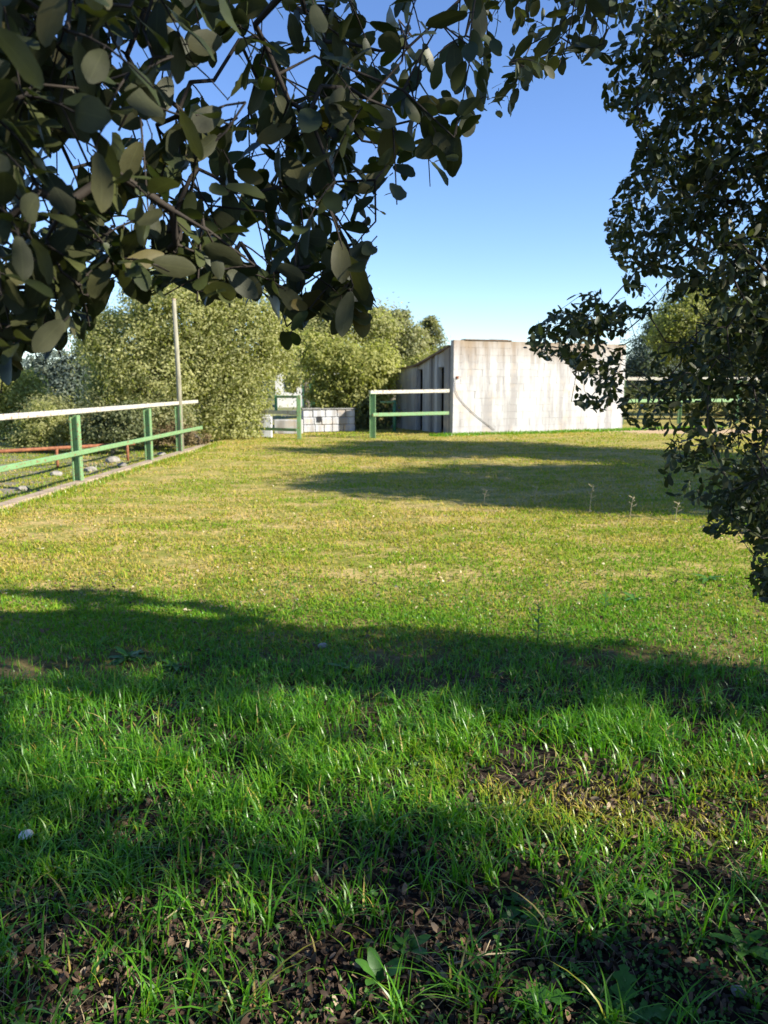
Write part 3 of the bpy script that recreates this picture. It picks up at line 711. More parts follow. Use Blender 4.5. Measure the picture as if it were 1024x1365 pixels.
for px, py, r, dsc in ((120, 617, .18, 'grey rubble stone just right of the first fence post, beyond the kerb'), (150, 607, .24, 'largest pale rubble stone beyond the fence between the first two posts'), (163, 612, .15, 'small rubble stone nearest the second fence post'),
                  (30, 640, .13, 'flat pale stone beyond the fence near the left edge'), (75, 622, .16, 'pale stone beyond the fence left of the first post'), (215, 598, .15, 'stone in the undergrowth between second and third posts')):
    g_ = ground_at(px, py); rock('rubble_stone', (g_[0], g_[1], Hz(g_[0], g_[1])+r*.15), r*.7, MAT['stone'], dsc, 'stone', 'rubble stones beyond the left fence')

# ------------------------------------------------------------------ oak leaves
def leaf_template(nseg, fold=.16, curl=.18, wid=.5):
    """x 0..1 along the midrib, rounded oval with a short tip"""
    T = []; uv = []
    for i in range(nseg+1):
        t = (1-math.cos(PI*i/nseg))/2 if nseg > 3 else i/nseg
        w_ = wid*math.sqrt(max(0, 1-(2*t-1)**2))*(.80+.30*t)*(1-.30*max(0, (t-.75)/.25)) if 0 < t < 1 else 0
        z = -curl*t*t
        T.append((t, 0, z)); uv.append((t, .5))
        if 0 < i < nseg:
            T.append((t, w_, z+fold*w_+.02*math.sin(i*2.3))); uv.append((t, 1)); T.append((t, -w_, z+fold*w_+.02*math.cos(i*1.9))); uv.append((t, 0))
    F3, F4 = [], []
    idx = lambda i: 0 if i == 0 else 1+(i-1)*3
    for i in range(nseg):
        a = idx(i); b = idx(i+1)
        if i == 0: F3 += [(a, b, b+1), (a, b+2, b)]
        elif i == nseg-1: F3 += [(a, b, a+1), (a, a+2, b)]
        else: F4 += [(a, b, b+1, a+1), (a+2, b+2, b, a)]
    return np.array(T, float), [np.array(F3), np.array(F4)] if F4 else [np.array(F3)], np.array(uv, float)
LT_HI = [leaf_template(8, .18, .10, .25), leaf_template(8, .10, .20, .28), leaf_template(8, .24, -.06, .23), leaf_template(8, .14, .26, .29), leaf_template(8, -.05, .12, .26)]
LT_LO = leaf_template(4, .18, .15, .24)
LT_MIN = leaf_template(2, .18, .15, .30)
def grow(nodes, targets, step=.14, sag=.05):
    """attach each target to the nearest node of the skeleton; returns nodes, parents"""
    N_ = [np.array(p, float) for p, _ in nodes]; PA = [q for _, q in nodes]
    root = N_[0]
    order = np.argsort(np.linalg.norm(targets-np.array(N_).mean(0), axis=1))
    arr = np.zeros((len(N_)+len(targets)*25+10, 3)); k = len(N_); arr[:k] = N_
    tips = []
    for ti in order:
        t = targets[ti]; d = np.linalg.norm(arr[:k]-t, axis=1); j = int(np.argmin(d)); L = d[j]
        m_ = max(1, int(L/step)); m_ = min(m_, 18); a = arr[j].copy(); prev = j
        off = rng.normal(size=3)*L*.07
        for s_ in range(1, m_+1):
            u_ = s_/m_
            if k >= len(arr)-2: break
            arr[k] = a*(1-u_)+t*u_+np.array([0, 0, sag*L*4*u_*(1-u_)])+off*4*u_*(1-u_); PA.append(prev); prev = k; k += 1
        tips.append((ti, prev))
    return arr[:k], PA, tips
def skeleton_mesh(arr, PA, r_tip, expo=.5, base_r=None, nseg=6):
    n_ = len(arr); w_ = np.zeros(n_); ch = np.zeros(n_, int)
    for i in range(n_-1, 0, -1):
        if w_[i] == 0: w_[i] = 1
        if PA[i] is not None and PA[i] >= 0: w_[PA[i]] += w_[i]
    if w_[0] == 0: w_[0] = 1
    r = r_tip*w_**expo
    return r
def frusta(arr, PA, r, sel, ns=6):
    I = np.array([i for i in sel if PA[i] is not None and PA[i] >= 0]); J = np.array([PA[i] for i in I])
    a, b = arr[J], arr[I]; d = norm(b-a); ref = np.where(np.abs(d[:, 2:3]) < .9, np.array([[0, 0, 1.]]), np.array([[1., 0, 0]]))
    u_ = norm(np.cross(d, ref)); v_ = np.cross(d, u_)
    ra, rb = np.minimum(r[J], r[I]*1.6), r[I]
    t = np.arange(ns)*2*PI/ns
    ring = u_[:, None]*np.cos(t)[None, :, None]+v_[:, None]*np.sin(t)[None, :, None]
    V = np.concatenate([(a-d*ra[:, None]*.2)[:, None]+ring*ra[:, None, None], (b+d*rb[:, None]*.2)[:, None]+ring*rb[:, None, None]], 1)
    k = np.arange(ns); k2 = (k+1) % ns
    q = np.stack([k, k2, k2+ns, k+ns], -1)
    Fq = (q[None]+(np.arange(len(I))*2*ns)[:, None, None]).reshape(-1, 4)
    return V.reshape(-1, 3), Fq
def sprays(tips, dirs, nleaf, tw_len, leaf_len, droop=.35):
    """leaves set alternately along a short twig; returns arrays of leaf frames and twig segments"""
    n_ = len(tips); K = nleaf
    d = norm(dirs)
    tl = tw_len*rng.uniform(.6, 1.2, n_)
    t = (np.arange(K)+.5)/K
    pos = tips[:, None]+d[:, None]*(t[None, :, None]*tl[:, None, None])
    pos[..., 2] -= (t[None]**2)*tl[:, None]*droop
    rr = norm(rng.normal(size=(n_, 3))); s1 = norm(np.cross(d, rr)); s2 = np.cross(d, s1)
    ph = np.arange(K)*2.4+rng.uniform(0, 6, n_)[:, None]
    rad_ = s1[:, None]*np.cos(ph)[..., None]+s2[:, None]*np.sin(ph)[..., None]
    ax = norm(d[:, None]*rng.uniform(.2, 1.0, (n_, K, 1))+rad_*.9+np.array([0, 0, -.28])+rng.normal(size=(n_, K, 3))*.25)
    up = norm(np.array([0, 0, 1.])+rng.normal(size=(n_, K, 3))*.75)
    side = norm(np.cross(up, ax)); nor = np.cross(ax, side)
    sc = leaf_len*rng.uniform(.62, 1.25, (n_, K))
    pos = pos+ax*sc[..., None]*.12
    seg = [(tips, tips+d*tl[:, None]*.5-np.array([0, 0, 1])*(.25*tl*droop)[:, None]), None]
    return pos.reshape(-1, 3), ax.reshape(-1, 3), side.reshape(-1, 3), nor.reshape(-1, 3), sc.ravel(), np.repeat(np.arange(n_), K), tl
def build_oak(name, label, nodes, targets, tdir, nleaf, tw, ll, keep, n_parts, mark_px=True, r_tip=.0016, expo=.5, thick=.02, trunk_n=(0, .1)):
    root = empty(name, tuple(nodes[0][0]*np.array([1, 1, 0])), label=label, cat='tree')
    off = np.array([nodes[0][0][0], nodes[0][0][1], 0])
    arr, PA, tips = grow(nodes, targets)
    # flatten the arrays of sprays by type
    pos, ax, side, nor, sc, own = [], [], [], [], [], []; TLn = np.zeros(len(targets))
    for sel, K, t_, l_ in [(np.where(nleaf == K)[0], K, tw, ll) for K in np.unique(nleaf)]:
        if len(sel) == 0: continue
        p_, a_, s_, n_, c_, o_, tl_ = sprays(targets[sel], tdir[sel], int(K), 1.0, 1.0)
        # scale twig and leaf for each spray
        base = np.repeat(targets[sel], K, 0); TLn[sel] = tl_
        tws = np.repeat(tw[sel], K)[:, None]; lls = np.repeat(ll[sel], K)
        c_ = c_*lls
        p_ = base+(p_-base-a_*(c_/lls)[:, None]*.12)*tws+a_*c_[:, None]*.12
        pos.append(p_); ax.append(a_); side.append(s_); nor.append(n_); sc.append(c_); own.append(np.repeat(sel, K))
    pos, ax, side, nor, sc, own = map(np.concatenate, (pos, ax, side, nor, sc, own))
    k = keep(pos, pos+ax*sc[:, None])
    pos, ax, side, nor, sc, own = pos[k], ax[k], side[k], nor[k], sc[k], own[k]
    print(name, 'leaves', len(pos))
    mid = pos+ax*sc[:, None]*.5
    px, py, f = to_px(mid)
    vis = (f > .2) & (px > -20) & (px < 1044) & (py > -20) & (py < 1385)
    ang_ = np.where(vis, sc/np.maximum(f, .05)*(.35+np.abs((nor*norm(mid-np.array([0, 0, CAM_Z]))).sum(1))), 0)
    big = np.argsort(-ang_)[:n_parts]; rest = np.setdiff1d(np.arange(len(pos)), big)
    hi = []
    for T, TF, uv in LT_HI: hi.append(np_mesh('leaf', T, TF, MAT['oak_leaf'], uv=uv, smooth=True))
    for i in big:
        o = bpy.data.objects.new('leaf', hi[i % len(hi)]); COL.objects.link(o); o.parent = root
        Mx = Matrix(((ax[i][0], side[i][0], nor[i][0], pos[i][0]-off[0]), (ax[i][1], side[i][1], nor[i][1], pos[i][1]-off[1]), (ax[i][2], side[i][2], nor[i][2], pos[i][2]), (0, 0, 0, 1)))
        o.matrix_local = Mx @ Matrix.Scale(float(sc[i]), 4)
    def mass(sel, tmpl, nm):
        T, TF, uv = tmpl
        s = sc[sel]
        V, FF = instance_template(T, TF, pos[sel]-off, ax[sel], side[sel], nor[sel], np.stack([s]*3, -1))
        tnt = np.clip(rng.random(len(sel))*.7+.3*rng.random(len(targets))[own[sel]], 0, 1)**1.1
        me = np_mesh(nm, V, FF, MAT['oak_foliage'], {'tint': np.repeat(tnt, len(T))}, smooth=True)
        return tag(add(nm, me, root), kind='stuff')
    # nearer leaves of the mass get the finer outline
    near = rest[ang_[rest] > .020]; far = rest[(ang_[rest] <= .020) & vis[rest]]; off_view = rest[~vis[rest]]
    if len(near): mass(near, leaf_template(6, .2, .15, .26), 'foliage')
    if len(far): mass(far, LT_LO, 'foliage')
    mass(off_view, LT_MIN, 'foliage')
    # wood
    r = skeleton_mesh(arr, PA, r_tip, expo)
    r = np.maximum(r, r_tip)
    r[:trunk_n[0]] = np.maximum(r[:trunk_n[0]], np.linspace(trunk_n[1], trunk_n[1]*.6, trunk_n[0]))
    allowed = np.arange(1, len(arr))
    A = arr-off
    tk = [i for i in allowed if r[i] > thick]; tn = [i for i in allowed if r[i] <= thick]
    rs = r.copy()
    if tk:
        V, Fq = frusta(A, PA, np.minimum(rs, .24), tk, 10); add('trunk', np_mesh('trunk', V, Fq, MAT['bark'], smooth=True), root)
    # thin pieces stay only where leaves hang on them
    cnt_all = np.bincount(own, minlength=len(targets)); used = np.zeros(len(arr), bool)
    for ti, nd in tips:
        if cnt_all[ti] < .5*nleaf[ti]: continue
        while nd >= 0 and not used[nd]: used[nd] = True; nd = PA[nd]
    tn = [i for i in tn if used[i]]
    V, Fq = frusta(A, PA, rs, tn, 5); tag(add('branches', np_mesh('branches', V, Fq, MAT['twig'], smooth=True), root), kind='stuff')
    # twigs and leaf stalks of the sprays
    a = pos-ax*sc[:, None]*.16; b = pos
    vsel = np.where(ang_ > .008)[0]
    if len(vsel):
        arr2 = np.stack([a[vsel], b[vsel]], 1).reshape(-1, 3)-off; PA2 = [(-1 if i % 2 == 0 else i-1) for i in range(len(arr2))]
        rr = np.full(len(arr2), .0008)
        V1, F1 = frusta(arr2, PA2, rr, list(range(1, len(arr2), 2)), 4)
        own_v, cnt_ = np.unique(own[vsel], return_counts=True)
        own_v = own_v[cnt_ >= .65*nleaf[own_v]]
        tt = np.linspace(0, .92, 5)
        dn = norm(tdir[own_v]); L_ = (TLn[own_v]*tw[own_v])[:, None, None]
        AX = targets[own_v][:, None]+dn[:, None]*tt[None, :, None]*L_-np.array([0, 0, .35])*(tt**2)[None, :, None]*L_
        arr3 = AX.reshape(-1, 3)-off; PA3 = [(-1 if i % 5 == 0 else i-1) for i in range(len(arr3))]
        rr3 = np.tile(np.linspace(.0014, .0008, 5), len(own_v))
        V2, F2 = frusta(arr3, PA3, rr3, [i for i in range(len(arr3)) if i % 5], 4)
        tag(add('twigs', np_mesh('twigs', np.concatenate([V1, V2]), [F1, F2+len(V1)], MAT['twig']), root), kind='stuff')
    return root
def path(pts, parent0=None, start=0):
    """list of nodes [(p, parent)] along a polyline with 0.15 m steps; start = index of first new node"""
    out = []; 
    for i in range(len(pts)-1):
        a, b = np.array(pts[i], float), np.array(pts[i+1], float); L = np.linalg.norm(b-a); m_ = max(1, int(L/.18))
        for s_ in range(1, m_+1): out.append(a+(b-a)*s_/m_+(rng.normal(size=3)*.012 if s_ < m_ else 0))
    return out
def skeleton(base, paths):
    """paths: list of (attach point or None, waypoints)"""
    N_ = [(np.array(base, float), -1)]
    for at_, pts in paths:
        j = 0 if at_ is None else int(np.argmin([np.linalg.norm(n_[0]-np.array(at_)) for n_ in N_]))
        for p_ in path([N_[j][0]]+[np.array(q_, float) for q_ in pts]):
            N_.append((p_, j)); j = len(N_)-1
    return N_
def pval(x, y): return -LH[1]*-1*0+(x*LH[1]+y*-LH[0])       # distance across the shadow direction
# regions of the view where near foliage hangs
POLY_L = [(-400, -500), (640, -500), (640, -20), (655, 40), (690, 110), (668, 150), (640, 165), (622, 185), (605, 250), (585, 240), (560, 195), (548, 250), (528, 262), (512, 290), (505, 330), (506, 400), (490, 452), (440, 455), (425, 420),
          (408, 440), (385, 476), (368, 462), (372, 408), (320, 410), (290, 398), (268, 412), (240, 372), (205, 410), (170, 400), (150, 385), (120, 400), (128, 440), (105, 468), (60, 470), (40, 490), (5, 516), (-400, 560)]
HOLES_L = [(100, 205, 34, 1), (88, 240, 22, 1), (60, 262, 24, .9), (205, 172, 26, 1), (228, 150, 20, .8), (165, 78, 22, .9), (196, 72, 20, .9), (262, 108, 30, .85), (300, 118, 26, .9), (275, 230, 26, .75), (200, 270, 20, .8), (150, 175, 20, .8),
           (160, 298, 20, .9), (335, 330, 24, .85), (262, 20, 14, .9), (345, 40, 18, .8), (30, 110, 12, .9), (130, 165, 18, .8), (232, 255, 14, .8), (450, 300, 12, .7), (365, 190, 12, .8), (500, 15, 26, .9), (400, 85, 24, .8), (485, 195, 18, .9),
           (300, 70, 16, .9), (420, 375, 14, .8), (450, 240, 12, .8), (395, 120, 18, .7), (255, 395, 10, .9), (345, 310, 15, .8), (60, 300, 10, .8), (590, 50, 16, .6), (560, 20, 18, .8), (130, 110, 14, .7), (320, 140, 14, .8)]
POLY_R = [(1500, -600), (800, -600), (815, 0), (830, 60), (805, 110), (798, 140), (830, 160), (852, 190), (842, 225), (815, 262), (806, 300), (812, 340), (835, 362), (826, 392), (790, 384), (742, 402), (712, 432), (694, 462), (712, 474), (760, 488), (770, 505),
          (766, 545), (800, 552), (822, 545), (838, 568), (880, 575), (892, 595), (872, 615), (884, 655), (930, 672), (942, 690), (926, 705), (962, 722), (985, 712), (1004, 740), (995, 775), (1010, 800), (1040, 812), (1500, 860)]
HOLES_R = [(860, 445, 24, .9), (905, 430, 34, .8), (930, 405, 22, .8), (845, 470, 16, .9), (860, 505, 20, .7), (862, 540, 20, .6), (905, 565, 20, .5), (845, 400, 16, .8), (880, 380, 20, .8), (800, 470, 12, .5), (955, 120, 12, .5), (985, 300, 16, .5), (1000, 170, 12, .5), (960, 350, 20, .4), (890, 90, 12, .5), (930, 640, 18, .5), (900, 260, 10, .5)]
POLY_M = [(630, -500), (860, -500), (850, 40), (822, 100), (795, 88), (775, 100), (762, 78), (738, 112), (722, 100), (700, 130), (690, 118), (683, 165), (668, 168), (640, 150), (632, 60)]
HOLES_M = [(700, 60, 16, .7), (668, 20, 14, .6), (745, 40, 16, .5), (790, 20, 14, .4), (655, 100, 12, .6)]
def holes(px, py, hs):
    k = np.ones(len(px), bool)
    for x, y, r, pr in hs:
        k &= ~((np.hypot(px-x, py-y) < r*rng.uniform(.75, 1.15, len(px))) & (rng.random(len(px)) < pr))
    return k
def frame_vis(px, py, f): return (f > .1) & (px > -15) & (px < 1040) & (py > -15) & (py < 1380)
# sun-fleck gaps: (x, y, half length along shadow, half width)
GAPS = []
for px, py, a_, b_ in ((770, 1068, .50, .17), (900, 1085, .44, .18), (1000, 1100, .34, .15), (1010, 1050, .2, .08), (330, 1350, .10, .045), (170, 1345, .07, .035), (480, 1345, .06, .05), (690, 1330, .07, .035), (880, 1190, .06, .03), (120, 1300, .05, .03),
                       (700, 985, .28, .055), (880, 975, .3, .05), (480, 1040, .22, .05), (310, 1030, .16, .05), (560, 1000, .22, .04), (20, 805, .35, .10), (230, 815, .3, .05), (1000, 860, .5, .10), (1000, 1230, .06, .04), (40, 1120, .03, .02)):
    g_ = ground_at(px, py); GAPS.append((g_[0], g_[1], a_, b_))
frnd = random.Random(8)
BIG = GAPS[:4]
for i in range(26):
    g_ = ground_at(frnd.uniform(60, 1010), frnd.uniform(930, 1075)); GAPS.append((g_[0], g_[1], frnd.uniform(.16, .42), frnd.uniform(.05, .12)))
for i in range(16):
    g_ = ground_at(frnd.uniform(20, 1010), frnd.uniform(1180, 1362)); GAPS.append((g_[0], g_[1], frnd.uniform(.04, .09), frnd.uniform(.012, .03)))
TANE = math.tan(SUN_EL)
def shade_keep(P):
    """True where a leaf may stay: its shadow respects the shade line and the flecks"""
    s = P[:, 2]/TANE; gx_, gy_ = P[:, 0]+LH[0]*s, P[:, 1]+LH[1]*s
    pv = gx_*LH[1]-gy_*LH[0]; q = gx_*LH[0]+gy_*LH[1]
    lim = 4.47+.10*np.sin(q*2.1+.6)+.07*np.sin(q*5.3)+.05*rng.normal(size=len(P))-.22*np.exp(-((q+2.3)/.25)**2)
    k = pv < lim
    for x, y, a_, b_ in GAPS:
        dx, dy = gx_-x, gy_-y; al = dx*LH[0]+dy*LH[1]; ac = dx*LH[1]-dy*LH[0]
        k &= ~(((al/(a_*1.25))**2+(ac/(b_*1.35+.02))**2 < 1) & (P[:, 2] > .45))
    return k
def sample_poly(poly, n_, x0, x1, y0, y1):
    out = np.zeros((0, 2))
    while len(out) < n_:
        q = rng.uniform((x0, y0), (x1, y1), (n_*2, 2)); q = q[in_poly(q[:, 0], q[:, 1], poly)]; out = np.concatenate([out, q])
    return out[:n_]

# --- left oak: broad leaves hanging a metre from the lens
q = sample_poly(POLY_L, 470, -60, 680, -60, 500)
ok = holes(q[:, 0], q[:, 1]+18, HOLES_L) & ((q[:, 0] < 470) | (rng.random(len(q)) < .62)); q = q[ok]
Dq = .66+.46*np.clip(q[:, 0]/600, 0, 1)+rng.uniform(0, .40, len(q))
tL = at(q[:, 0], q[:, 1]-22, Dq)
# extra bottom fringe so the hanging tips reach the outline seen in the photo
fr = np.array([(30, 455), (75, 430), (115, 395), (185, 350), (215, 365), (245, 330), (285, 350), (320, 365), (375, 415), (385, 405), (405, 380), (450, 395), (478, 390), (488, 350), (492, 300), (500, 240), (575, 185), (590, 170), (610, 160), (520, 215), (440, 350), (345, 365), (10, 475), (150, 350), (465, 330), (470, 370), (455, 405), (372, 400)], float)
tF = at(fr[:, 0], fr[:, 1], .85+.25*fr[:, 0]/600+rng.uniform(0, .15, len(fr)))
nU = 260
d = norm(rng.normal(size=(nU, 3)))*(rng.random(nU)**.4)[:, None]*np.array([2.3, 2.0, 1.3])+np.array([-1.5, -.9, 3.7])
T_all = np.concatenate([tL, tF, d])
dirs = np.concatenate([norm(rng.normal(size=(len(tL), 3))*np.array([1, 1, .5])+np.array([.25, .1, -.55])), norm(rng.normal(size=(len(tF), 3))*.25+np.array([.05, 0, -1])), norm(rng.normal(size=(nU, 3)))])
nl = np.concatenate([np.full(len(tL)+len(tF), 6), np.full(nU, 14)])
nl[len(tL):len(tL)+len(tF)] = 5
tw = np.concatenate([np.full(len(tL), .10), np.full(len(tF), .05), np.full(nU, .28)])
ll = np.concatenate([rng.uniform(.038, .050, len(tL)), np.full(len(tF), .055), np.full(nU, .075)])
def keepL(base, tip):
    px, py, f = to_px(tip); bx, by, bf = to_px(base)
    mx, my = (px+bx)/2, (py+by)/2
    inv = frame_vis(px, py, f) | frame_vis(bx, by, bf)
    hf = np.ones(len(px), bool)
    for x_, y_, r_, p_ in HOLES_L:
        for ax_, ay_ in ((mx, my), (px*.8+bx*.2, py*.8+by*.2), (px*.2+bx*.8, py*.2+by*.8)):
            hf &= ~((np.hypot(ax_-x_, ay_-y_) < r_*1.05*(.7+.3*np.sin(ax_*.3+ay_*.2))))
    ok = in_poly(px, py, POLY_L) & in_poly(bx, by, POLY_L) & hf & (f > .5)
    far_ok = (~inv)
    deep = inv & (np.hypot(base[:, 0], base[:, 1]) < .45)
    return (far_ok | ok) & ~deep & (np.linalg.norm(base-np.array([0, 0, CAM_Z]), axis=1) > .55)
limbs = [(None, [(-1.85, -1.55, .9), (-1.7, -1.45, 1.8), (-1.5, -1.2, 2.5)]),
         ((-1.5, -1.2, 2.5), [(-1.0, -.4, 2.75), (-.6, .5, 2.62), (-.35, 1.05, 2.45)]),
         ((-.6, .5, 2.62), [(-.1, .85, 2.45), (.15, 1.1, 2.2)]),
         ((-1.0, -.4, 2.75), [(-1.0, .5, 2.5), (-.75, .95, 2.2), (-.62, 1.05, 1.98)]),
         ((-1.5, -1.2, 2.5), [(-2.3, -1.3, 3.6), (-2.9, -1.0, 4.3)]), ((-1.5, -1.2, 2.5), [(-1.3, -1.6, 3.6), (-.9, -1.5, 4.4)])]
build_oak('oak_tree', 'near oak whose broad leathery leaves hang across the top left', skeleton((-1.95, -1.6, -.15), limbs), T_all, dirs, nl, tw, ll, keepL, 300, r_tip=.0013, expo=.40, thick=.012, trunk_n=(15, .13))

# --- right oak
q = sample_poly(POLY_R, 1120, 690, 1120, -60, 830); q = q[holes(q[:, 0], q[:, 1], HOLES_R)]
Dm = np.minimum(4.0, 4.35/(1.0+.34*(q[:, 0]-512)/FPX))-.05
Dq = 3.0+(Dm-3.0)*rng.random(len(q))
tV = at(q[:, 0]+rng.normal(size=len(q))*4, q[:, 1], Dq)
q2 = sample_poly(POLY_M, 60, 630, 860, -60, 170)
tM = at(q2[:, 0], q2[:, 1]-8, rng.uniform(1.75, 2.5, len(q2)))
# crown over and behind the lens that shades the near grass
nU = 1500
d = norm(rng.normal(size=(nU*2, 3)))*(rng.random(nU*2)**.38)[:, None]*np.array([4.3, 4.4, 2.7])+np.array([4.4, .6, 4.1])
d = d[(d[:, 2] > 1.2)]; ux, uy, uf = to_px(d); inv = frame_vis(ux, uy, uf) & ~in_poly(ux, uy, POLY_R)
d = d[~inv & (np.linalg.norm(d-np.array([0, 0, 1.5]), axis=1) > 1.3)][:nU]; nU = len(d)
# more sprays where the shade has to be closed, most of all along its far edge
ns = 1500; pv_ = np.where(rng.random(ns) < .5, rng.uniform(3.7, 4.5, ns), rng.uniform(.9, 4.3, ns)); q_ = rng.uniform(-4.6, 5.2, ns)*1.0; z_ = rng.uniform(2.3, 5.6, ns)
gxx = pv_*LH[1]+q_*LH[0]; gyy = -pv_*LH[0]+q_*LH[1]
e_ = np.stack([gxx-LH[0]*z_/TANE, gyy-LH[1]*z_/TANE, z_], -1)
ux, uy, uf = to_px(e_); inv = frame_vis(ux, uy, uf) & ~in_poly(ux, uy, POLY_R)
e_ = e_[~inv & (np.linalg.norm(e_-np.array([0, 0, 1.5]), axis=1) > 1.3) & (e_[:, 0] < 9.5) & (e_[:, 0] > .6)]
d = np.concatenate([d, e_]); nU = len(d)
T_all = np.concatenate([tV, tM, d])
k = shade_keep(T_all-np.array([0, 0, 0])) | (np.arange(len(T_all)) < len(tV)+len(tM)); 
idx = np.where(k)[0]
nV, nM_ = len(tV), len(tM)
dirs = np.concatenate([norm(rng.normal(size=(nV, 3))*np.array([1, 1, .6])+np.array([-.35, 0, -.15])), norm(rng.normal(size=(nM_, 3))*np.array([1, 1, .5])+np.array([0, 0, -.35])), norm(rng.normal(size=(nU, 3)))])
nl = np.concatenate([np.full(nV, 17), np.full(nM_, 8), np.full(nU, 18)])
tw = np.concatenate([np.full(nV, .17), np.full(nM_, .10), np.full(nU, .34)])
ll = np.concatenate([np.full(nV, .044), np.full(nM_, .046), np.full(nU, .078)])
T_all, dirs, nl, tw, ll = T_all[idx], dirs[idx], nl[idx], tw[idx], ll[idx]
def keepR(base, tip):
    px, py, f = to_px(tip); bx, by, bf = to_px(base)
    mx, my = (px+bx)/2, (py+by)/2
    inv = frame_vis(px, py, f) | frame_vis(bx, by, bf)
    okR = in_poly(px, py, POLY_R) & in_poly(mx, my, POLY_R) & holes(mx, my, HOLES_R) & (f > 2.2)
    okM = in_poly(px, py, POLY_M) & in_poly(bx, by, POLY_M) & holes(mx, my, HOLES_M) & (f > 1.3)
    return ((~inv) | okR | okM) & shade_keep((base+tip)/2) & (np.linalg.norm(base-np.array([0, 0, CAM_Z]), axis=1) > 1.1)
limbs = [(None, [(4.5, .2, .7), (4.4, .3, 1.5), (4.2, .4, 2.3)]),
         ((4.2, .4, 2.3), [(3.8, 1.5, 3.1), (3.1, 2.6, 3.3), (2.5, 3.3, 3.05), (1.95, 3.6, 2.6), (1.5, 3.7, 2.15), (1.15, 3.75, 1.8)]),
         ((3.1, 2.6, 3.3), [(2.7, 3.1, 2.5), (2.2, 3.5, 1.8), (1.9, 3.6, 1.2), (1.8, 3.55, .85)]),
         ((3.8, 1.5, 3.1), [(2.6, 1.8, 3.7), (1.5, 2.0, 3.35), (.75, 2.1, 2.9), (.5, 2.1, 2.75)]),
         ((3.1, 2.6, 3.3), [(2.5, 3.2, 3.9), (1.8, 3.5, 3.6), (1.5, 3.6, 3.2)]),
         ((4.2, .4, 2.3), [(4.9, .9, 3.6), (5.6, 1.8, 4.6), (6.2, 2.6, 5.2)]),
         ((4.2, .4, 2.3), [(4.0, -.6, 3.6), (3.6, -1.6, 4.6), (3.2, -2.4, 5.0)]),
         ((4.9, .9, 3.6), [(4.4, .8, 4.8), (4.2, .6, 6.0)]),
         ((4.2, .4, 2.3), [(5.2, -.3, 3.4), (6.4, -.8, 4.2), (7.4, -1.0, 4.6)])]
build_oak('oak_tree', 'oak whose small dark leaves hang in a mass down the right edge', skeleton((4.55, .2, -.15), limbs), T_all, dirs, nl, tw, ll, keepR, 300, r_tip=.0012, expo=.46, thick=.03, trunk_n=(14, .2))

# ------------------------------------------------------------------ grass
def blades(x, y, h, wd, bend, tint, mat, name, seg=3, label=None, cat='grass'):
    n_ = len(x); z = H(x, y)-.006
    az = rng.uniform(0, 2*PI, n_); az2 = az+rng.uniform(1.1, 2.0, n_)
    lean = np.stack([np.cos(az), np.sin(az)], -1); sd = np.stack([np.cos(az2), np.sin(az2)], -1)
    V = []
    for i in range(seg+1):
        t = i/seg
        out = bend*h*(t**2)*.9; up = h*(t-.38*np.clip(bend, 0, 2)*t**2.6)
        c = np.stack([x+lean[:, 0]*out, y+lean[:, 1]*out, z+up], -1)
        if i < seg:
            w_ = wd*(1-.75*t**1.5)*.5
            V.append(c-np.concatenate([sd*w_[:, None], 0*z[:, None]], 1)); V.append(c+np.concatenate([sd*w_[:, None], 0*z[:, None]], 1))
        else: V.append(c)
    nv = 2*seg+1; V = np.stack(V, 1).reshape(-1, 3)
    f4 = np.array([(2*i, 2*i+1, 2*i+3, 2*i+2) for i in range(seg-1)]).reshape(-1, 4) if seg > 1 else np.zeros((0, 4), int)
    f3 = np.array([(2*seg-2, 2*seg-1, 2*seg)])
    base = (np.arange(n_)*nv)[:, None, None]
    FF = [(f[None]+base).reshape(-1, f.shape[1]) for f in (f4, f3) if len(f)]
    tt = np.repeat(np.clip(tint, 0, 1), nv)
    me = np_mesh(name, V, FF, mat, {'tint': tt})
    return tag(add(name, me), label, cat, kind='stuff')
def scatter(n_, y0, y1, spread=.62, pw=1.0):
    """more density near the lens; covers a step to each side too"""
    u_ = rng.random(n_); y = y0*(y1/y0)**u_
    x = rng.uniform(-1, 1, n_)*(spread*y+.5); return x, y
# tall lush grass 2.1 - 5 m
x, y = scatter(135000, 1.25, 6.2)
clump = vnoise(x, y, .28, 7)*.6+vnoise(x, y, .08, 8)*.4
band = np.clip((y-1.95)/.8, 0, 1)*np.clip((6.4-y)/2.0, 0, 1)
bare = np.clip(1.3-((x-.9)/1.3)**2-((y-1.85)/.55)**2, 0, 1)+np.clip(1-((x+2.3)/.5)**2-((y-4.0)/.35)**2, 0, 1)
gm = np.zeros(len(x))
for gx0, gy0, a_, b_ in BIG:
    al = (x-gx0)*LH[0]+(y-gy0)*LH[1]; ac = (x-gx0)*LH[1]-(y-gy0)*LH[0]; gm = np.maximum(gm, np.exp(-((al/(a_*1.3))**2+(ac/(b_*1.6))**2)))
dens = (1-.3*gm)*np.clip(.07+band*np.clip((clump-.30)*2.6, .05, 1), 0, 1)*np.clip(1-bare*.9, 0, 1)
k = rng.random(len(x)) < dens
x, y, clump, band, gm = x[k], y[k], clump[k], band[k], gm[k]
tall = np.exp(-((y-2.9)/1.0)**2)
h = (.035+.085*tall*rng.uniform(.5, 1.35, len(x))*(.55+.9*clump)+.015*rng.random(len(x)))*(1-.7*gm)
tint = .10+.34*rng.random(len(x))+.50*gm+.22*np.clip((y-4)/2, 0, 1)+(rng.random(len(x)) < .03)*.5+.12*vnoise(x, y, .5, 9)  # yellowish fleck grass, tinted further so sunlight is painted into its colour
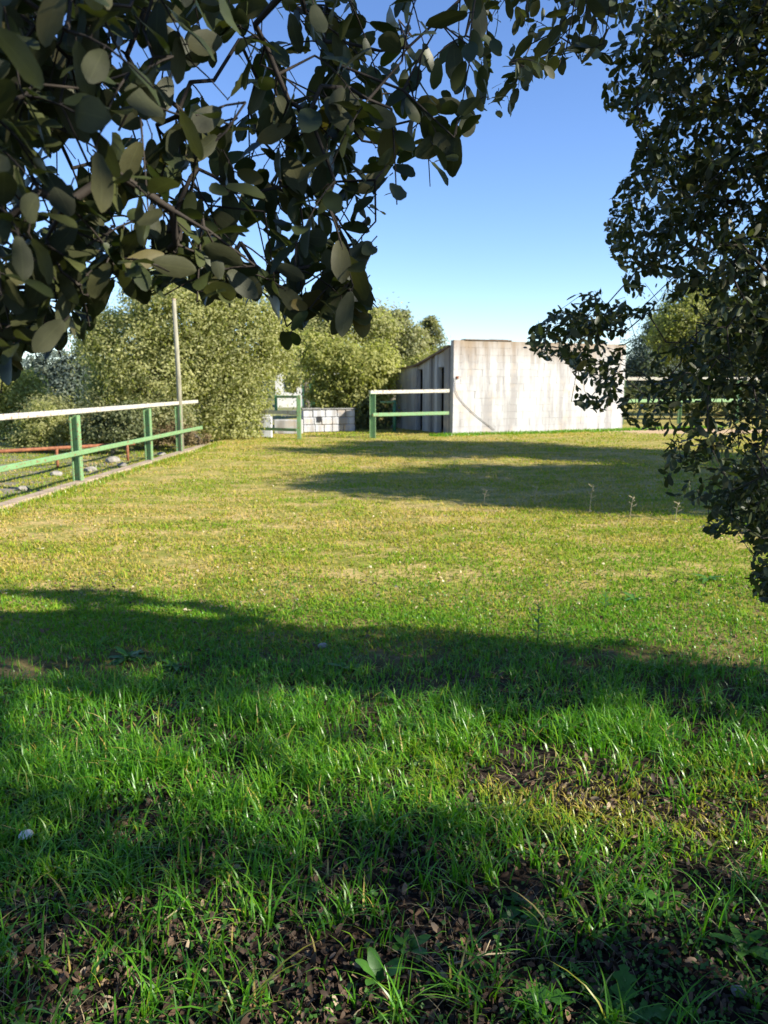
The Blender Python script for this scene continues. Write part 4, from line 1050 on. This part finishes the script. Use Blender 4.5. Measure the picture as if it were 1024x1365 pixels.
blades(x, y, h, rng.uniform(.004, .009, len(x)), rng.uniform(.15, 1.3, len(x)), tint, MAT['grass'], 'shaded_grass', 3, 'lush green grass in the shade of the oaks')
# long single blades and tufts over the leaf litter
nt_ = 620; tx, ty = scatter(nt_, 1.35, 3.6, .58)
kk = rng.random(nt_) < np.where(ty < 1.9, .75, .9); tx, ty = tx[kk], ty[kk]
nb = rng.integers(4, 12, len(tx)); x = np.repeat(tx, nb)+rng.normal(size=nb.sum())*.016; y = np.repeat(ty, nb)+rng.normal(size=nb.sum())*.016
h = np.repeat(rng.uniform(.09, .19, len(tx)), nb)*rng.uniform(.55, 1.15, nb.sum())
blades(x, y, h, rng.uniform(.004, .0085, len(x)), rng.uniform(.25, 1.35, len(x)), .12+.36*rng.random(len(x))+(rng.random(len(x)) < .04)*.5, MAT['grass'], 'long_grass_tufts', 5, 'long arching grass tufts rising from the dead leaves')
xt, yt = scatter(9000, 1.3, 6.0); kt = rng.random(9000) < np.clip(vnoise(xt, yt, .3, 41)*1.8-.3, .1, 1); xt, yt = xt[kt], yt[kt]
blades(xt, yt, rng.uniform(.03, .09, len(xt)), rng.uniform(.002, .004, len(xt)), rng.uniform(1.4, 2.6, len(xt)), rng.uniform(.86, 1, len(xt)), MAT['thatch'], 'dead_stems', 3, 'matted dead stems lying among the shaded grass')
# short turf out to the shed
x, y = scatter(285000, 4.2, 27, .60)
fs = fence_side(x, y)
pn = vnoise(x, y, 1.1, 12)*.5+vnoise(x*.5, y, .5, 13)*.5
patch = np.clip((vnoise(x, y*1.6, .8, 31)*.6+vnoise(x, y*2, .25, 32)*.4-.50)*6, 0, 1)
patch = patch*np.clip((y-4.6)/1.5, .2, 1)
dens = np.clip((y-3.9)/1.0, .3, 1)*(.5+1.1*(1-pn))*(1-.8*patch)
front = (x-C0[0])*(-U[1])+(y-C0[1])*U[0]
inx = (x-C0[0])*U[0]+(y-C0[1])*U[1]
k = (rng.random(len(x)) < dens) & ~((front > -.05) & (front < 4.2) & (inx > -.1) & (inx < WL+.1)) & ~((fs > -.08) & (fs < .25)) & (fs < 9)
k &= ~((np.hypot((x-10.2)*.45, y-25.3) < 1.0+.5*vnoise(x, y, .6, 51)))
x, y, pn, patch = x[k], y[k], pn[k], patch[k]
h = (.016+.034*rng.random(len(x)))*(1+y*.012)+(rng.random(len(x)) < .008)*.05
wd = .004+.0011*y
straw = np.clip((pn-.40)*3.0, 0, 1)
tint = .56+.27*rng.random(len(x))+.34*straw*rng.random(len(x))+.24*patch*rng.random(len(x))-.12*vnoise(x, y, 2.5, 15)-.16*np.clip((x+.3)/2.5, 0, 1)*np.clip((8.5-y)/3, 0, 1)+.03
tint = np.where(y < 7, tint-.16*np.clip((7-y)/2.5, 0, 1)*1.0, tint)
bn_ = rng.uniform(.3, 1.4, len(x)); nr = y < 9.5
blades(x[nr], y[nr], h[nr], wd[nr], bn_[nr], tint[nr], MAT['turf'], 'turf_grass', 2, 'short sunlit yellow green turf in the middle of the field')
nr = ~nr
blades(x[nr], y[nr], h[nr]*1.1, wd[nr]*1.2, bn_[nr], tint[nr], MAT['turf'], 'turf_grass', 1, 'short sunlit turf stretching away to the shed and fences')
# weedy fringe along the shed foot and around the kerb
xw = rng.uniform(-1, WL+4, 5000); off_ = -.32-np.abs(rng.normal(size=5000))*.28
x = C0[0]+U[0]*xw-U[1]*off_; y = C0[1]+U[1]*xw+U[0]*off_
blades(x, y, rng.uniform(.05, .14, 5000), np.full(5000, .022), rng.uniform(.2, 1, 5000), .25+.4*rng.random(5000), MAT['grass'], 'fringe_grass', 2, 'green weeds along the foot of the white wall')
s_ = rng.uniform(-8, e1+1, 5000); o__ = np.where(rng.random(5000) < .6, -.2-np.abs(rng.normal(size=5000))*.15, .3+np.abs(rng.normal(size=5000))*.6)
x = FA[0]+fdx*s_-fdy*o__; y = FA[1]+fdy*s_+fdx*o__
blades(x, y, rng.uniform(.04, .12, 5000), np.full(5000, .014), rng.uniform(.2, 1, 5000), .45+.4*rng.random(5000), MAT['grass'], 'verge_grass', 2, 'tufty grass along the kerb of the left fence')
# low round-leaved weeds between the blades
def small_leaves(n_, y0, y1, size, name, mat, tint_f, flat=1.6, hz=(.004, .03), dens=None, label=None, cat=None, aspect=.5, ns=2):
    x, y = scatter(n_, y0, y1)
    if dens is not None:
        k = rng.random(n_) < dens(x, y); x, y = x[k], y[k]
    n_ = len(x)
    no = norm(rng.normal(size=(n_, 3))*np.array([1, 1, .4])+np.array([0, 0, flat])); r = norm(rng.normal(size=(n_, 3)))
    ax = norm(np.cross(no, r)); sd = np.cross(no, ax)
    P = np.stack([x, y, H(x, y)+rng.uniform(hz[0], hz[1], n_)], -1)
    s = size*rng.uniform(.5, 1.3, n_)
    T, TF, uv = leaf_template(ns, .25, .35, aspect)
    V, FF = instance_template(T, TF, P, ax, sd, no, np.stack([s]*3, -1))
    me = np_mesh(name, V, FF, mat, {'tint': np.repeat(tint_f(x, y), len(T))})
    return tag(add(name, me), label, cat, kind='stuff')
small_leaves(34000, 1.4, 6.0, .015, 'clover_patch', MAT['clover'], lambda x, y: rng.random(len(x)), 1.2, (.004, .05), lambda x, y: np.clip(vnoise(x, y, .35, 21)*1.6-.35, 0.03, 1), 'low round-leaved clover and weeds between the grass blades', 'weeds')
small_leaves(44000, 1.25, 3.4, .026, 'leaf_litter', MAT['litter'], lambda x, y: rng.random(len(x))**2.0, .5, (.001, .018), lambda x, y: np.clip((3.5-y)/1.6, 0, 1)*(.35+.9*vnoise(x, y, .25, 22)), 'brown dead oak leaves littering the dark soil', 'leaf litter', .27, 4)
small_leaves(5000, 3.0, 6.2, .035, 'leaf_litter', MAT['litter'], lambda x, y: .2+.6*rng.random(len(x)), 1.0, (.002, .012), lambda x, y: .15+(vnoise(x, y, .7, 24) > .62)*.8, 'scattered brown leaves among the shaded turf', 'leaf litter', .3)
small_leaves(1500, 5.0, 20, .026, 'dry_flakes', MAT['straw_flake'], lambda x, y: rng.random(len(x)), 2.5, (.012, .03), None, 'pale dry leaf flakes scattered over the sunlit turf', 'leaf litter', .45)

# ------------------------------------------------------------------ weeds one can count
WL_HI = [leaf_template(8, .22, .55, .17), leaf_template(8, .18, .3, .24), leaf_template(8, .3, .8, .15)]
def lobed_template():
    T, TF, uv = leaf_template(12, .2, .55, .2)
    for i in range(len(T)):
        if abs(T[i][1]) > 1e-6:
            k_ = (i-1)//3
            T[i][1] *= 1.35 if k_ % 2 else .55
    return T, TF, uv
WL_HI.append(lobed_template())
wm = [np_mesh('leaf', T, TF, MAT['weed_leaf'], uv=uv, smooth=True) for T, TF, uv in WL_HI]
def rosette(px, py, n_, L, kinds, elev, label, group=None, name='broadleaf_weed'):
    g_ = ground_at(px, py); z = Hz(g_[0], g_[1])
    root = empty(name, (g_[0], g_[1], z-.004), random.uniform(0, 6), label=label, cat='weed', group=group)
    MB().tube([(0, 0, -.02), (0, 0, .012)], [.007, .004], 7).build('stem', MAT['stem'], root)
    for i in range(n_):
        a = i*2.4+random.uniform(-.3, .3); e_ = random.uniform(*elev)
        axv = Vector((math.cos(a)*math.cos(e_), math.sin(a)*math.cos(e_), math.sin(e_)))
        sd = Vector((-math.sin(a), math.cos(a), 0)); no = axv.cross(sd)
        Mx = Matrix.Identity(4)
        for r_ in range(3): Mx[r_][0] = axv[r_]; Mx[r_][1] = sd[r_]; Mx[r_][2] = no[r_]
        if Mx[2][2] < 0:
            for r_ in range(3): Mx[r_][1] *= -1; Mx[r_][2] *= -1
        Mx.translation = Vector((0, 0, .006))
        o = add('leaf', wm[random.choice(kinds)], root); o.matrix_local = Mx @ Matrix.Scale(L*random.uniform(.75, 1.15), 4)
WG = 'broad-leaved weeds in the grass'
rosette(505, 1308, 5, .085, [1], (.5, 1.2), 'small weed with smooth upright oval leaves near the bottom centre', WG)
rosette(695, 1335, 9, .12, [3, 0], (.15, .8), 'jagged-leaved weed right of the oval-leaved one at the bottom', WG)
rosette(830, 1362, 11, .13, [3], (.2, .9), 'largest jagged-leaved weed at the bottom edge right of centre', WG)
rosette(170, 880, 14, .10, [1, 3], (.2, 1.1), 'leafy rosette weed in the shade on the left', WG)
rosette(235, 892, 7, .10, [0], (.3, .8), 'smaller rosette just right of the shaded leafy one', WG)
rosette(700, 1215, 9, .11, [3, 0], (.1, .6), 'jagged weed in the bare soil right of centre', WG)
rosette(880, 1205, 9, .10, [3, 1], (.1, .7), 'weed with jagged leaves below the sunlit grass patch', WG)
rosette(820, 1260, 6, .05, [1], (.2, .7), 'tiny bright seedling on the bare dark soil', WG)
rosette(990, 1270, 7, .09, [1, 0], (.3, 1.0), 'pale leafy weed near the right edge of the foreground', WG)
rosette(545, 1265, 6, .06, [1], (.3, .9), 'small seedling above and right of the oval-leaved weed', WG)
rosette(405, 1195, 7, .07, [1, 0], (.3, .9), 'small leafy weed on the litter left of centre', WG)
rosette(945, 775, 9, .11, [0, 2], (.3, .9), 'bright green weed clump in the sunlit turf on the right', WG)
rosette(845, 800, 8, .09, [0, 2], (.3, .9), 'green weed clump in the sunlit turf just above the shade line', WG)
rosette(460, 890, 7, .11, [0], (.3, .9), 'low rosette weed at the middle of the shaded turf', WG)
def tall_weed(px, py, h_, label, mat, nleaf=12, dry=False):
    g_ = ground_at(px, py); z = Hz(g_[0], g_[1])
    root = empty('tall_weed', (g_[0], g_[1], z), label=label, cat='weed')
    MB().tube([(0, 0, -.02), (.005, 0, h_*.5), (.0, .004, h_)], [.004, .003, .0015], 6).build('stem', mat, root, True)
    for i in range(nleaf):
        t = .25+.75*i/nleaf; a = i*2.4; L = .05*(1-.6*t)+.012
        o = add('leaf', wm[0] if not dry else wm[2], root); sd = Vector((-math.sin(a), math.cos(a), 0)); axv = Vector((math.cos(a)*.7, math.sin(a)*.7, .7)); no = axv.cross(sd)
        Mx = Matrix.Identity(4)
        for r_ in range(3): Mx[r_][0] = axv[r_]; Mx[r_][1] = sd[r_]; Mx[r_][2] = no[r_]
        Mx.translation = Vector((0, 0, t*h_)); o.matrix_local = Mx @ Matrix.Scale(L, 4)
tall_weed(716, 862, .26, 'single dark upright weed stalk standing at the shade line', MAT['stem'], 16)
tall_weed(806, 815, .14, 'short upright weed stalk in the sunlit turf right of the dark one', MAT['stem'], 10)
for px, py, h_, lb in ((786, 682, .34, 'tallest dry stalk standing against the far band of shade'), (712, 672, .24, 'dry stalk left of the tallest one at the far shade'), (840, 690, .25, 'dry stalk right of the tallest one at the far shade'),
                   (900, 696, .22, 'rightmost dry stalk in front of the far shade'), (645, 672, .2, 'leftmost dry stalk in front of the far shade'), (605, 625, .22, 'pale dry stalk between the two bands of shade')):
    g_ = ground_at(px, py); r_ = empty('dry_stalk', (g_[0], g_[1], Hz(g_[0], g_[1])), label=lb, cat='dry plant', group='dry stalks in the turf')
    MB().tube([(0, 0, -.03), (.01, 0, h_*.6), (.03, 0, h_)], [.005, .004, .002], 5).build('stem', MAT['straw'], r_)
    for j in range(5): MB().tube([(.02, 0, h_*(.5+.1*j)), (.02+.05*math.cos(j*2.4), .05*math.sin(j*2.4), h_*(.6+.1*j))], [.003, .005], 5).build('seed_head', MAT['straw'], r_)
g_ = ground_at(36, 1130); rock('stone', (g_[0], g_[1], Hz(g_[0], g_[1])+.05), .022, MAT['white_stone'], 'small white stone in the grass at the left edge', 'stone')
for px, py, r, lb in ((985, 1328, .018, 'pale chip of stone on the soil in the lower right'), (635, 1122, .02, 'pale stone in the litter right of centre'), (430, 860, .03, 'dark stone in the shaded turf left of centre')):
    g_ = ground_at(px, py); rock('stone', (g_[0], g_[1], Hz(g_[0], g_[1])+r*.4), r, MAT['stone'], lb, 'stone')
for (a, b, lb) in (((215, 1232), (262, 1212), 'bent dry straw lying on the litter left of centre'), ((905, 1212), (965, 1250), 'dry twig lying at the right below the sun patch'), ((600, 1290), (690, 1278), 'thin dead twig lying across the litter at the bottom')):
    A_, B_ = ground_at(*a), ground_at(*b); r_ = empty('fallen_twig', (A_[0], A_[1], 0), label=lb, cat='twig')
    mid_ = (B_-A_)*.5
    MB().tube([(0, 0, Hz(A_[0], A_[1])+.012), (mid_[0], mid_[1], Hz(A_[0], A_[1])+.03), (B_[0]-A_[0], B_[1]-A_[1], Hz(B_[0], B_[1])+.012)], [.003, .0028, .0015], 6).build('stem', MAT['straw'], r_, True)
    MB().tube([(mid_[0], mid_[1], Hz(A_[0], A_[1])+.03), (mid_[0]+.02, mid_[1]+.03, Hz(A_[0], A_[1])+.05)], [.0018, .001], 5).build('side_shoot', MAT['straw'], r_, True)
print('objects', len(bpy.data.objects), 'tris~', sum(len(o.data.polygons) for o in bpy.data.objects if o.type == 'MESH'))
